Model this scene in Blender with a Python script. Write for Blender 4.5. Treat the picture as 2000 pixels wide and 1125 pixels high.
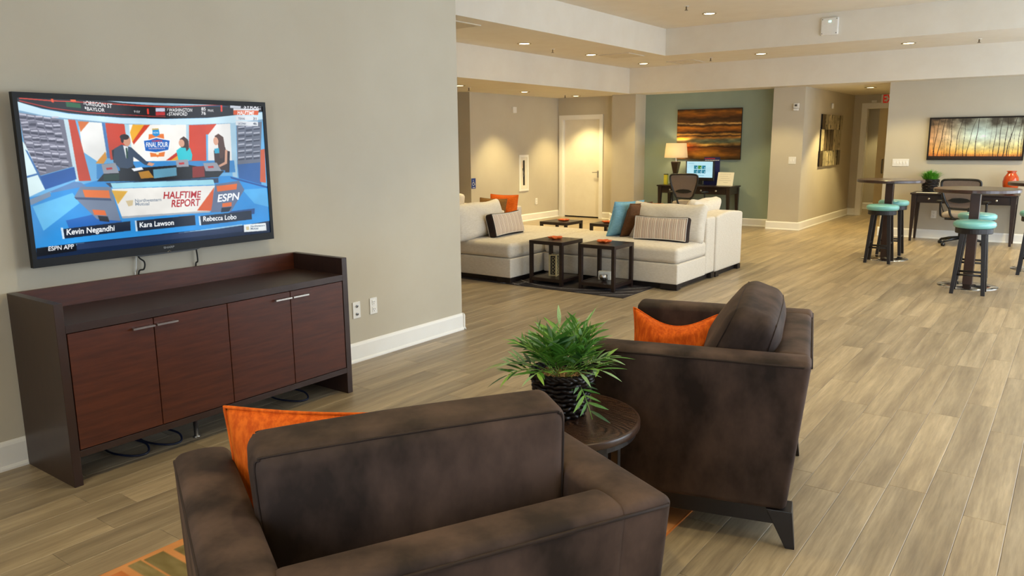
import bpy, bmesh, math, random
import numpy as np
from mathutils import Vector, Matrix
random.seed(7)
scene = bpy.context.scene
for o in list(bpy.data.objects):
    bpy.data.objects.remove(o)
COL = scene.collection
R = math.radians

# ------------------------------------------------------------------ camera
CAM = Vector((4.282, 0.0, 1.62))
FPX = 1503.8
yaw, pitch, roll = R(-36.276), R(-10.693), R(-0.498)
fwd = Vector((math.sin(yaw) * math.cos(pitch), math.cos(yaw) * math.cos(pitch), math.sin(pitch)))
right0 = Vector((math.cos(yaw), -math.sin(yaw), 0))
up0 = right0.cross(fwd)
right = right0 * math.cos(roll) + up0 * math.sin(roll)
up = up0 * math.cos(roll) - right0 * math.sin(roll)
cam_data = bpy.data.cameras.new('camera')
cam = bpy.data.objects.new('camera', cam_data)
COL.objects.link(cam)
cam.matrix_world = Matrix(((right.x, up.x, -fwd.x, CAM.x), (right.y, up.y, -fwd.y, CAM.y),
                           (right.z, up.z, -fwd.z, CAM.z), (0, 0, 0, 1)))
cam_data.sensor_width = 36.0
cam_data.lens = FPX / 2000 * 36
cam_data.clip_end = 100
scene.camera = cam

# ------------------------------------------------------------------ sky, windows' daylight, exposure
world = bpy.data.worlds.new('sky')
scene.world = world
world.use_nodes = True
bgn = world.node_tree.nodes['Background']
bgn.inputs['Color'].default_value = (0.76, 0.88, 1.0, 1)
bgn.inputs['Strength'].default_value = 5.0
vs = scene.view_settings
vs.view_transform = 'Standard'
vs.look = 'None'
vs.gamma = 1.0
vs.use_curve_mapping = False
EXPO = 0.65
vs.exposure = EXPO
SCREEN = 1.0 / 2 ** EXPO     # screens show their picture at its own brightness
scene.cycles.use_denoising = True
scene.cycles.use_adaptive_sampling = True
scene.cycles.adaptive_threshold = 0.03
scene.cycles.max_bounces = 8
scene.cycles.diffuse_bounces = 5
scene.cycles.glossy_bounces = 3
scene.cycles.transparent_max_bounces = 12
scene.cycles.sample_clamp_indirect = 6.0
scene.cycles.caustics_reflective = False
scene.cycles.caustics_refractive = False
WARM = (1.0, 0.79, 0.36)          # recessed lamps
SPOT_W = 98.0

# ------------------------------------------------------------------ levels of the place
H1, H2, H3 = 3.46, 3.03, 2.55     # main ceiling, dropped ring, low ceiling
XR, YB = 6.3, -2.2                # window wall, wall behind the camera


# ------------------------------------------------------------------ helpers
def lin(c):
    out = []
    for v in c[:3]:
        v = v / 255.0
        out.append(v / 12.92 if v <= 0.04045 else ((v + 0.055) / 1.055) ** 2.4)
    return (*out, 1.0)


MATS = {}


def mat(name, col, rough=0.5, spec=0.5, metal=0.0, noise=None, bump=None, sheen=0.0, coat=0.0, emit=None,
        alpha=1.0, coords='Object', trans=0.0):
    if name in MATS:
        return MATS[name]
    m = bpy.data.materials.new(name)
    m.use_nodes = True
    nt = m.node_tree
    b = nt.nodes['Principled BSDF']
    b.inputs['Base Color'].default_value = lin(col)
    b.inputs['Roughness'].default_value = rough
    b.inputs['Specular IOR Level'].default_value = spec
    b.inputs['Metallic'].default_value = metal
    b.inputs['Alpha'].default_value = alpha
    b.inputs['Transmission Weight'].default_value = trans
    if sheen:
        b.inputs['Sheen Weight'].default_value = sheen
        b.inputs['Sheen Roughness'].default_value = 0.4
        b.inputs['Sheen Tint'].default_value = lin([min(255, int(c * 1.7) + 20) for c in col])
    if coat:
        b.inputs['Coat Weight'].default_value = coat
        b.inputs['Coat Roughness'].default_value = 0.15
    if emit:
        b.inputs['Emission Color'].default_value = lin(emit[0])
        b.inputs['Emission Strength'].default_value = emit[1]
    tc = nt.nodes.new('ShaderNodeTexCoord')

    def vec(stretch):
        mp = nt.nodes.new('ShaderNodeMapping')
        mp.inputs['Scale'].default_value = stretch
        nt.links.new(tc.outputs[coords], mp.inputs['Vector'])
        return mp.outputs['Vector']
    if noise:
        scale, col2, stretch, lo, hi = noise
        n = nt.nodes.new('ShaderNodeTexNoise')
        n.inputs['Scale'].default_value = scale
        n.inputs['Detail'].default_value = 5
        n.inputs['Roughness'].default_value = 0.6
        nt.links.new(vec(stretch), n.inputs['Vector'])
        rmp = nt.nodes.new('ShaderNodeValToRGB')
        rmp.color_ramp.elements[0].position = lo
        rmp.color_ramp.elements[1].position = hi
        rmp.color_ramp.elements[0].color = lin(col)
        rmp.color_ramp.elements[1].color = lin(col2)
        nt.links.new(n.outputs['Fac'], rmp.inputs['Fac'])
        nt.links.new(rmp.outputs['Color'], b.inputs['Base Color'])
    if bump:
        scale, strength, stretch = bump
        n = nt.nodes.new('ShaderNodeTexNoise')
        n.inputs['Scale'].default_value = scale
        n.inputs['Detail'].default_value = 3
        nt.links.new(vec(stretch), n.inputs['Vector'])
        bp = nt.nodes.new('ShaderNodeBump')
        bp.inputs['Strength'].default_value = strength
        bp.inputs['Distance'].default_value = 0.004
        nt.links.new(n.outputs['Fac'], bp.inputs['Height'])
        nt.links.new(bp.outputs['Normal'], b.inputs['Normal'])
    MATS[name] = m
    return m


def obj(name, me, material=None, parent=None, loc=(0, 0, 0), rot=(0, 0, 0), smooth=False, kind=None):
    if isinstance(me, bmesh.types.BMesh):
        bm = me
        me = bpy.data.meshes.new(name)
        bm.normal_update()
        bm.to_mesh(me)
        bm.free()
    if material is not None and len(me.materials) == 0:
        for mm in (material if isinstance(material, (list, tuple)) else [material]):
            me.materials.append(mm)
    if smooth:
        me.polygons.foreach_set('use_smooth', [True] * len(me.polygons))
    o = bpy.data.objects.new(name, me)
    COL.objects.link(o)
    o.location = loc
    o.rotation_euler = rot
    if parent is not None:
        o.parent = parent
    if kind:
        o['kind'] = kind
    return o


def smooth_by_angle(o, ang=40):
    me = o.data
    me.polygons.foreach_set('use_smooth', [True] * len(me.polygons))
    me.set_sharp_from_angle(angle=R(ang))
    return o


def tag(o, label, cat, group=None):
    o['label'] = label
    o['category'] = cat
    if group:
        o['group'] = group
    return o


def thing(name, label, cat, loc=(0, 0, 0), rotz=0.0, group=None):
    o = bpy.data.objects.new(name, None)
    o.empty_display_size = 0.1
    COL.objects.link(o)
    o.location = loc
    o.rotation_euler = (0, 0, rotz)
    return tag(o, label, cat, group)


def dup(root, loc, rotz, label, group=None):
    r = root.copy()
    COL.objects.link(r)
    r.location = loc
    r.rotation_euler = (0, 0, rotz)
    r['label'] = label
    if group:
        r['group'] = group
    for ch in list(root.children):
        c = ch.copy()
        COL.objects.link(c)
        c.parent = r
        for g in list(ch.children):
            d = g.copy()
            COL.objects.link(d)
            d.parent = c
    return r


def box(bm, x0, y0, z0, x1, y1, z1, bev=0.0):
    v = [bm.verts.new(p) for p in ((x0, y0, z0), (x1, y0, z0), (x1, y1, z0), (x0, y1, z0),
                                   (x0, y0, z1), (x1, y0, z1), (x1, y1, z1), (x0, y1, z1))]
    f = [bm.faces.new([v[i] for i in q]) for q in
         ((3, 2, 1, 0), (4, 5, 6, 7), (0, 1, 5, 4), (1, 2, 6, 5), (2, 3, 7, 6), (3, 0, 4, 7))]
    if bev:
        es = list({e for q in f for e in q.edges})
        bmesh.ops.bevel(bm, geom=es, offset=bev, segments=2, affect='EDGES', profile=0.5)


def bx(x0, y0, z0, x1, y1, z1, bev=0.0):
    bm = bmesh.new()
    box(bm, x0, y0, z0, x1, y1, z1, bev)
    return bm


def frustum(bm, cx0, cy0, z0, sx0, sy0, cx1, cy1, z1, sx1, sy1, bev=0.0):
    vs_ = []
    for cx, cy, z, sx, sy in ((cx0, cy0, z0, sx0, sy0), (cx1, cy1, z1, sx1, sy1)):
        vs_ += [bm.verts.new((cx + a * sx / 2, cy + b * sy / 2, z)) for a, b in ((-1, -1), (1, -1), (1, 1), (-1, 1))]
    f = [bm.faces.new([vs_[i] for i in q]) for q in
         ((3, 2, 1, 0), (4, 5, 6, 7), (0, 1, 5, 4), (1, 2, 6, 5), (2, 3, 7, 6), (3, 0, 4, 7))]
    if bev:
        es = list({e for q in f for e in q.edges})
        bmesh.ops.bevel(bm, geom=es, offset=bev, segments=2, affect='EDGES', profile=0.5)


def prism(bm, pts, axis, a, b):
    """polygon pts (2D) swept along axis from a to b"""
    def p3(p, t):
        return {'x': (t, p[0], p[1]), 'y': (p[0], t, p[1]), 'z': (p[0], p[1], t)}[axis]
    lo = [bm.verts.new(p3(p, a)) for p in pts]
    hi = [bm.verts.new(p3(p, b)) for p in pts]
    n = len(pts)
    bm.faces.new(lo)
    bm.faces.new(hi[::-1])
    for i in range(n):
        bm.faces.new((lo[i], hi[i], hi[(i + 1) % n], lo[(i + 1) % n]))
    bmesh.ops.recalc_face_normals(bm, faces=bm.faces)


def lathe(profile, n=32, cap=True):
    bm = bmesh.new()
    rings = []
    for r_, z in profile:
        rings.append([bm.verts.new((max(r_, 1e-5) * math.cos(2 * math.pi * i / n),
                                    max(r_, 1e-5) * math.sin(2 * math.pi * i / n), z)) for i in range(n)])
    for a, b in zip(rings[:-1], rings[1:]):
        for i in range(n):
            bm.faces.new((a[i], a[(i + 1) % n], b[(i + 1) % n], b[i]))
    if cap:
        bm.faces.new(rings[0][::-1])
        bm.faces.new(rings[-1])
    return bm


def tube(bm, pts, r, n=8, closed=False, radii=None):
    pts = [Vector(p) for p in pts]
    m = len(pts)
    nrm = None
    rings = []
    for i, p in enumerate(pts):
        if closed:
            t = pts[(i + 1) % m] - pts[i - 1]
        else:
            t = pts[min(i + 1, m - 1)] - pts[max(i - 1, 0)]
        t.normalize()
        if nrm is None:
            nrm = t.orthogonal().normalized()
        nrm = (nrm - t * nrm.dot(t))
        if nrm.length < 1e-6:
            nrm = t.orthogonal()
        nrm.normalize()
        b = t.cross(nrm)
        rr = radii[i] if radii else r
        rings.append([bm.verts.new(p + (nrm * math.cos(2 * math.pi * k / n) + b * math.sin(2 * math.pi * k / n)) * rr)
                      for k in range(n)])
    k = m if closed else m - 1
    for i in range(k):
        a, b = rings[i], rings[(i + 1) % m]
        for j in range(n):
            bm.faces.new((a[j], a[(j + 1) % n], b[(j + 1) % n], b[j]))
    if not closed:
        bm.faces.new(rings[0][::-1])
        bm.faces.new(rings[-1])


def tb(pts, r, n=8, closed=False):
    bm = bmesh.new()
    tube(bm, pts, r, n, closed)
    return bm


def smooth_path(pts, n=8):
    """Catmull-Rom through pts"""
    P = [Vector(p) for p in pts]
    P = [P[0] * 2 - P[1]] + P + [P[-1] * 2 - P[-2]]
    out = []
    for i in range(1, len(P) - 2):
        for k in range(n):
            t = k / n
            a, b, c, d = P[i - 1:i + 3]
            out.append(0.5 * ((2 * b) + (c - a) * t + (2 * a - 5 * b + 4 * c - d) * t * t + (3 * b - a - 3 * c + d) * t ** 3))
    out.append(P[-2])
    return out


def rbox(sx, sy, sz, r, core=3, seg=3, fn=None, c=(0, 0, 0)):
    """rounded box (full sizes) as one closed surface; fn(p) bends every vertex afterwards"""
    bm = bmesh.new()
    half = (sx / 2, sy / 2, sz / 2)
    axes = []
    for s in half:
        q = max(s - r, 1e-4)
        hi = [q + r * math.tan(math.pi / 4 * k / seg) for k in range(1, seg + 1)]
        mid = [-q + 2 * q * k / core for k in range(core + 1)]
        axes.append([-h for h in hi[::-1]] + mid + hi)
    cache = {}

    def vert(p):
        inner = Vector([max(-(h - r), min(h - r, v)) for v, h in zip(p, half)])
        d = Vector(p) - inner
        if d.length > 1e-9:
            d.normalize()
        w = inner + d * r
        key = (round(w.x, 5), round(w.y, 5), round(w.z, 5))
        if key not in cache:
            w = w + Vector(c)
            if fn:
                w = Vector(fn(w))
            cache[key] = bm.verts.new(w)
        return cache[key]
    for ax in range(3):
        u, v = [(1, 2), (2, 0), (0, 1)][ax]
        for sgn in (-1, 1):
            for i in range(len(axes[u]) - 1):
                for j in range(len(axes[v]) - 1):
                    q = []
                    for a, b in ((i, j), (i + 1, j), (i + 1, j + 1), (i, j + 1)):
                        p = [0, 0, 0]
                        p[ax] = sgn * half[ax]
                        p[u] = axes[u][a]
                        p[v] = axes[v][b]
                        q.append(vert(p))
                    if sgn < 0:
                        q = q[::-1]
                    q2 = []
                    for w in q:
                        if w not in q2:
                            q2.append(w)
                    if len(q2) >= 3:
                        try:
                            bm.faces.new(q2)
                        except ValueError:
                            pass
    return bm


def pillow(w, h, t, n=20, pinch=0.06, wrinkle=0.0, seed=0, sag=0.0):
    """knife-edge pillow in the xz plane, thickness along y"""
    rnd = random.Random(seed)
    ph = [rnd.uniform(0, 6.28) for _ in range(6)]
    bm = bmesh.new()
    grid = {}
    for side in (-1, 1):
        for i in range(n + 1):
            for j in range(n + 1):
                u = math.sin((i / n - 0.5) * math.pi) * 0.35 + (2 * i / n - 1) * 0.65
                v = math.sin((j / n - 0.5) * math.pi) * 0.35 + (2 * j / n - 1) * 0.65
                edge = i in (0, n) or j in (0, n)
                if edge and side == 1 and (i, j, -1) in grid:
                    grid[(i, j, 1)] = grid[(i, j, -1)]
                    continue
                x = u * w / 2 * (1 - pinch * (1 - v * v))
                z = v * h / 2 * (1 - pinch * (1 - u * u))
                z -= sag * (1 - u * u) ** 1.5 * max(0, v) ** 1.5
                d = (max(0, 1 - abs(u) ** 2.4) * max(0, 1 - abs(v) ** 2.4)) ** 0.55
                y = side * t / 2 * d
                if wrinkle:
                    y += wrinkle * d * (math.sin(7 * u + 5 * v + ph[0]) + math.sin(11 * v - 4 * u + ph[1]) * .6)
                grid[(i, j, side)] = bm.verts.new((x, y, z))
    for side in (-1, 1):
        for i in range(n):
            for j in range(n):
                q = [grid[(i, j, side)], grid[(i + 1, j, side)], grid[(i + 1, j + 1, side)], grid[(i, j + 1, side)]]
                bm.faces.new(q if side < 0 else q[::-1])
    return bm


def pillow_edge(w, h, pinch, n=40, sag=0.0):
    pts = []

    def P(u, v):
        return (u * w / 2 * (1 - pinch * (1 - v * v)), 0, v * h / 2 * (1 - pinch * (1 - u * u)) - sag * max(0, 1 - u * u) ** 1.5 * max(0, v) ** 1.5)
    for k in range(n):
        pts.append(P(-1 + 2 * k / n, -1))
    for k in range(n):
        pts.append(P(1, -1 + 2 * k / n))
    for k in range(n):
        pts.append(P(1 - 2 * k / n, 1))
    for k in range(n):
        pts.append(P(-1, 1 - 2 * k / n))
    return pts


def text_mesh(s, offset=0.0, italic=0.0, align='LEFT'):
    cu = bpy.data.curves.new('lettering', 'FONT')
    cu.body = s
    cu.size = 1.0
    cu.offset = offset
    cu.shear = italic
    cu.align_x = align
    ob = bpy.data.objects.new('lettering', cu)
    COL.objects.link(ob)
    me = bpy.data.meshes.new_from_object(ob)
    bpy.data.objects.remove(ob)
    bpy.data.curves.remove(cu)
    return me


class Paint:
    """flat printed or displayed picture: colours computed on a grid"""
    def __init__(self, w, h, fill):
        self.w, self.h = w, h
        self.a = np.zeros((h, w, 3)) + np.array(fill, float)

    def mask(self, pts):
        p = np.array(pts, float)
        x0, x1 = int(max(0, math.floor(p[:, 0].min()))), int(min(self.w, math.ceil(p[:, 0].max()) + 1))
        y0, y1 = int(max(0, math.floor(p[:, 1].min()))), int(min(self.h, math.ceil(p[:, 1].max()) + 1))
        if x1 <= x0 or y1 <= y0:
            return None
        X, Y = np.meshgrid(np.arange(x0, x1) + .5, np.arange(y0, y1) + .5)
        ins = np.zeros(X.shape, bool)
        n = len(p)
        for i in range(n):
            (xa, ya), (xb, yb) = p[i], p[(i + 1) % n]
            if ya == yb:
                continue
            c = ((ya > Y) != (yb > Y)) & (X < (xb - xa) * (Y - ya) / (yb - ya) + xa)
            ins ^= c
        return (slice(y0, y1), slice(x0, x1)), ins

    def poly(self, pts, col):
        m = self.mask(pts)
        if m:
            self.a[m[0]][m[1]] = col

    def ell(self, cx, cy, rx, ry, col):
        Y, X = np.mgrid[0:self.h, 0:self.w]
        self.a[((X - cx) / rx) ** 2 + ((Y - cy) / ry) ** 2 < 1] = col

    def text(self, s, col, a, b, u, slant=0.0, k=1.0, offset=0.012):
        me = text_mesh(s, offset, slant)
        me.calc_loop_triangles()
        co = np.array([v.co[:2] for v in me.vertices])
        x1 = co[:, 0].max()
        x0 = co[:, 0].min()
        a, b, u = (np.array(q, float) * k for q in (a, b, u))
        ex = (b - a) / (x1 - x0)
        ey = (u - a) / 0.70
        pts = a + (co[:, :1] - x0) * ex + co[:, 1:2] * ey
        for t in me.loop_triangles:
            self.poly(pts[list(t.vertices)], col)
        bpy.data.meshes.remove(me)

    def shrink(self, k):
        h, w = self.h // k, self.w // k
        self.a = self.a[:h * k, :w * k].reshape(h, k, w, k, 3).mean((1, 3))
        self.h, self.w = h, w

    def mesh(self, name, W, Hh):
        """grid in the xz plane, W wide, Hh tall, centred, facing -y"""
        h, w = self.h, self.w
        xs = np.linspace(-W / 2, W / 2, w)
        zs = np.linspace(Hh / 2, -Hh / 2, h)
        X, Z = np.meshgrid(xs, zs)
        co = np.stack([X, np.zeros_like(X), Z], -1).reshape(-1, 3)
        i = np.arange(h - 1)[:, None] * w + np.arange(w - 1)[None]
        q = np.stack([i, i + w, i + w + 1, i + 1], -1).reshape(-1, 4)
        me = bpy.data.meshes.new(name)
        me.vertices.add(len(co))
        me.vertices.foreach_set('co', co.ravel())
        me.loops.add(q.size)
        me.loops.foreach_set('vertex_index', q.ravel())
        me.polygons.add(len(q))
        me.polygons.foreach_set('loop_start', np.arange(len(q)) * 4)
        me.update()
        at = me.color_attributes.new('paint', 'FLOAT_COLOR', 'POINT')
        c = np.clip(self.a / 255.0, 0, 1)
        c = np.where(c <= .04045, c / 12.92, ((c + .055) / 1.055) ** 2.4).reshape(-1, 3)
        at.data.foreach_set('color', np.concatenate([c, np.ones((len(c), 1))], 1).ravel())
        return me


def paint_mat(name, rough=0.5, emission=0.0, spec=0.3):
    m = bpy.data.materials.new(name)
    m.use_nodes = True
    nt = m.node_tree
    b = nt.nodes['Principled BSDF']
    at = nt.nodes.new('ShaderNodeAttribute')
    at.attribute_name = 'paint'
    b.inputs['Roughness'].default_value = rough
    b.inputs['Specular IOR Level'].default_value = spec
    if emission:
        b.inputs['Base Color'].default_value = (0.004, 0.004, 0.005, 1)
        nt.links.new(at.outputs['Color'], b.inputs['Emission Color'])
        b.inputs['Emission Strength'].default_value = emission
    else:
        nt.links.new(at.outputs['Color'], b.inputs['Base Color'])
    return m


def fbm(w, h, sx, sy, seed, octaves=4):
    """value noise picture 0..1"""
    rng = np.random.RandomState(seed)
    out = np.zeros((h, w))
    amp, tot = 1.0, 0.0
    for o in range(octaves):
        gx, gy = max(2, int(sx * 2 ** o) + 2), max(2, int(sy * 2 ** o) + 2)
        g = rng.rand(gy, gx)
        X = np.linspace(0, gx - 1.001, w)
        Y = np.linspace(0, gy - 1.001, h)
        xi, yi = X.astype(int), Y.astype(int)
        fx, fy = X - xi, Y - yi
        fx, fy = fx * fx * (3 - 2 * fx), fy * fy * (3 - 2 * fy)
        a = g[yi][:, xi] * (1 - fx) + g[yi][:, xi + 1] * fx
        b = g[yi + 1][:, xi] * (1 - fx) + g[yi + 1][:, xi + 1] * fx
        out += amp * (a * (1 - fy)[:, None] + b * fy[:, None])
        tot += amp
        amp *= 0.5
    return out / tot

# ------------------------------------------------------------------ shared materials
M_WALL = mat('wall_paint', (196, 188, 170), 0.85, 0.2, noise=(1.2, (191, 182, 163), (1, 1, 1), .35, .65), bump=(260, 0.10, (1, 1, .35)))
M_TEAL = mat('teal_wall_paint', (150, 164, 150), 0.85, 0.2, noise=(1.2, (144, 158, 144), (1, 1, 1), .35, .65), bump=(260, 0.10, (1, 1, .35)))
M_CEIL = mat('ceiling_paint', (226, 220, 208), 0.9, 0.15, noise=(3, (222, 215, 202), (1, 1, 1), .35, .65))
M_TRIM = mat('trim_paint', (240, 238, 232), 0.42, 0.4, noise=(4, (236, 233, 226), (1, 1, 1), .3, .7))
M_DOOR = mat('door_paint', (234, 228, 214), 0.5, 0.35, noise=(5, (229, 222, 207), (1, 1, 1), .3, .7))
M_WHITE = mat('white_plastic', (236, 234, 228), 0.4, 0.4, noise=(20, (230, 227, 220), (1, 1, 1), .3, .7))
M_DARK = mat('dark_slot', (26, 24, 22), 0.6, 0.3, noise=(30, (34, 31, 28), (1, 1, 1), .3, .7))
M_CHROME = mat('brushed_metal', (196, 192, 186), 0.28, 0.5, 1.0, noise=(60, (176, 172, 166), (1, 12, 1), .3, .7))
M_GREYMETAL = mat('grey_metal', (128, 126, 122), 0.35, 0.5, 1.0, noise=(40, (110, 108, 104), (1, 1, 1), .3, .7))
M_ESP = mat('espresso_wood', (43, 28, 23), 0.34, 0.5, noise=(7, (31, 20, 17), (1, 1, 9), .35, .7), bump=(60, 0.06, (1, 1, 12)))
M_BLACKWOOD = mat('black_stained_wood', (26, 19, 17), 0.42, 0.45, noise=(8, (20, 14, 13), (9, 1, 1), .35, .7))
M_BLACK = mat('black_plastic', (20, 20, 21), 0.35, 0.5, noise=(30, (26, 26, 27), (1, 1, 1), .3, .7))
M_MATTE = mat('matte_black', (24, 22, 21), 0.6, 0.4, noise=(30, (30, 28, 26), (1, 1, 1), .3, .7))


def struct(name, bm, m, parent=None):
    o = obj(name, bm, m, parent)
    if parent is None:
        o['kind'] = 'structure'
    return o


def boxes(*bs):
    bm = bmesh.new()
    for b in bs:
        box(bm, *b)
    return bm


# ------------------------------------------------------------------ walls
YT, YE, YP, YW, YH = 14.65, 14.40, 14.36, 14.33, 18.0   # teal wall, door wall, pillar, right wall, hall end
struct('wall_left', boxes((-0.15, YB - .15, 0, 0, 5.085, H1), (-7.0, 4.935, 0, -0.15, 5.085, H1)), M_WALL)
struct('wall_nook_side', boxes((-5.15, 11.37, 0, -5.0, YE, H2)), M_WALL)
struct('wall_nook_front', boxes((-7.0, 11.37, 0, -5.15, 11.52, H2)), M_WALL)
struct('wall_nook_far', boxes((-7.15, 4.935, 0, -7.0, 11.52, H2)), M_WALL)
struct('wall_nook_back', boxes((-5.15, YE, 0, -4.885, YE + .15, H2), (-3.965, YE, 0, -3.57, YE + .15, H2),
                               (-4.885, YE, 2.10, -3.965, YE + .15, H2)), M_WALL)
struct('wall_pillar', boxes((-3.57, 14.2, 0, -3.04, 14.8, H2)), M_WALL)
struct('wall_teal', boxes((-3.04, YT, 0, -0.35, YT + .15, H2)), M_TEAL)
struct('wall_hall_side', boxes((-0.35, YP, 0, 0.21, YH + .15, H2)), M_WALL)
struct('wall_hall_end', boxes((0.21, YH, 0, 0.47, YH + .15, H2), (1.39, YH, 0, 1.58, YH + .15, H2),
                              (0.47, YH, 2.277, 1.39, YH + .15, H2)), M_WALL)
struct('wall_vestibule', boxes((-0.4, 19.75, 0, 2.6, 19.9, H2), (-0.55, YH + .15, 0, -0.4, 19.9, H2),
                               (2.6, YH + .15, 0, 2.75, 19.9, H2), (1.73, YH, 0, 2.75, YH + .15, H2)), M_WALL)
struct('wall_back', boxes((1.58, YW, 0, XR + .15, YW + .15, H1), (1.58, YW + .15, 0, 1.73, YH + .15, H2)), M_WALL)

# window wall on the right and the wall behind the viewer, both with tall windows
WIN_R = [(3.2, 5.6), (6.1, 8.5), (9.0, 11.2), (11.6, 13.8)]
WIN_B = [(3.0, 5.2)]
ZS, ZH = 0.25, 2.75
bm = bmesh.new()
edges = [YB - .15] + [v for w in WIN_R for v in w] + [YW]
for a, b in zip(edges[0::2], edges[1::2]):
    box(bm, XR, a, 0, XR + .15, b, H1)
for a, b in WIN_R:
    box(bm, XR, a, 0, XR + .15, b, ZS)
    box(bm, XR, a, ZH, XR + .15, b, H1)
struct('wall_right', bm, M_WALL)
bm = bmesh.new()
edges = [0.0] + [v for w in WIN_B for v in w] + [XR]
for a, b in zip(edges[0::2], edges[1::2]):
    box(bm, a, YB - .15, 0, b, YB, H1)
for a, b in WIN_B:
    box(bm, a, YB - .15, 0, b, YB, ZS)
    box(bm, a, YB - .15, ZH, b, YB, H1)
struct('wall_front', bm, M_WALL)
M_GLASS = bpy.data.materials.new('window_glass')
M_GLASS.use_nodes = True
_nt = M_GLASS.node_tree
_nt.nodes.clear()
_out = _nt.nodes.new('ShaderNodeOutputMaterial')
_mx = _nt.nodes.new('ShaderNodeMixShader')
_tr = _nt.nodes.new('ShaderNodeBsdfTransparent')
_gl = _nt.nodes.new('ShaderNodeBsdfGlossy')
_gl.inputs['Roughness'].default_value = 0.02
_mx.inputs[0].default_value = 0.06
_nt.links.new(_tr.outputs[0], _mx.inputs[1])
_nt.links.new(_gl.outputs[0], _mx.inputs[2])
_nt.links.new(_mx.outputs[0], _out.inputs[0])
M_ALU = mat('window_frame_paint', (226, 226, 224), 0.4, 0.4, noise=(8, (220, 220, 218), (1, 1, 1), .3, .7))


def window(n, a, b, side):
    bm = bmesh.new()
    t = 0.05
    mid = (a + b) / 2
    parts = [(a, ZS, a + t, ZH), (b - t, ZS, b, ZH), (a + t, ZS, b - t, ZS + t), (a + t, ZH - t, b - t, ZH), (mid - t / 2, ZS + t, mid + t / 2, ZH - t)]
    for p0, z0, p1, z1 in parts:
        if side == 'r':
            box(bm, XR + .03, p0, z0, XR + .09, p1, z1)
        else:
            box(bm, p0, YB - .09, z0, p1, YB - .03, z1)
    w = struct('window_%d' % n, bm, M_ALU)
    for p0, p1 in ((a + t, mid - t / 2), (mid + t / 2, b - t)):
        if side == 'r':
            obj('pane', bx(XR + .055, p0, ZS + t, XR + .061, p1, ZH - t), M_GLASS, w)
        else:
            obj('pane', bx(p0, YB - .061, ZS + t, p1, YB - .055, ZH - t), M_GLASS, w)
    ld = bpy.data.lights.new('window_daylight', 'AREA')
    ld.shape = 'RECTANGLE'
    ld.size, ld.size_y = (b - a), ZH - ZS
    ld.cycles.is_portal = True
    lo = bpy.data.objects.new('window_daylight', ld)
    COL.objects.link(lo)
    if side == 'r':
        lo.location = (XR + .12, mid, (ZS + ZH) / 2)
        lo.rotation_euler = (0, R(90), 0)
        ld.size, ld.size_y = ZH - ZS, b - a
    else:
        lo.location = (mid, YB - .12, (ZS + ZH) / 2)
        lo.rotation_euler = (R(90), 0, 0)


n = 1
for a, b in WIN_R:
    window(n, a, b, 'r')
    n += 1
for a, b in WIN_B:
    window(n, a, b, 'b')
    n += 1

# ------------------------------------------------------------------ ceilings (three levels)
struct('ceiling', boxes((-1.55, YB - .15, H1, XR + .15, 12.35, H1 + .15)), M_CEIL)
struct('ceiling', boxes((-3.08, 4.935, H2, -1.55, 14.0, H1 + .15), (-1.55, 12.35, H2, XR + .15, 14.0, H1 + .15)), M_CEIL)
struct('ceiling', boxes((-7.15, 4.935, H3, -3.08, 14.8, H2 + .2), (-3.08, 14.0, H3, XR + .15, 20.0, H2 + .2)), M_CEIL)

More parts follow.
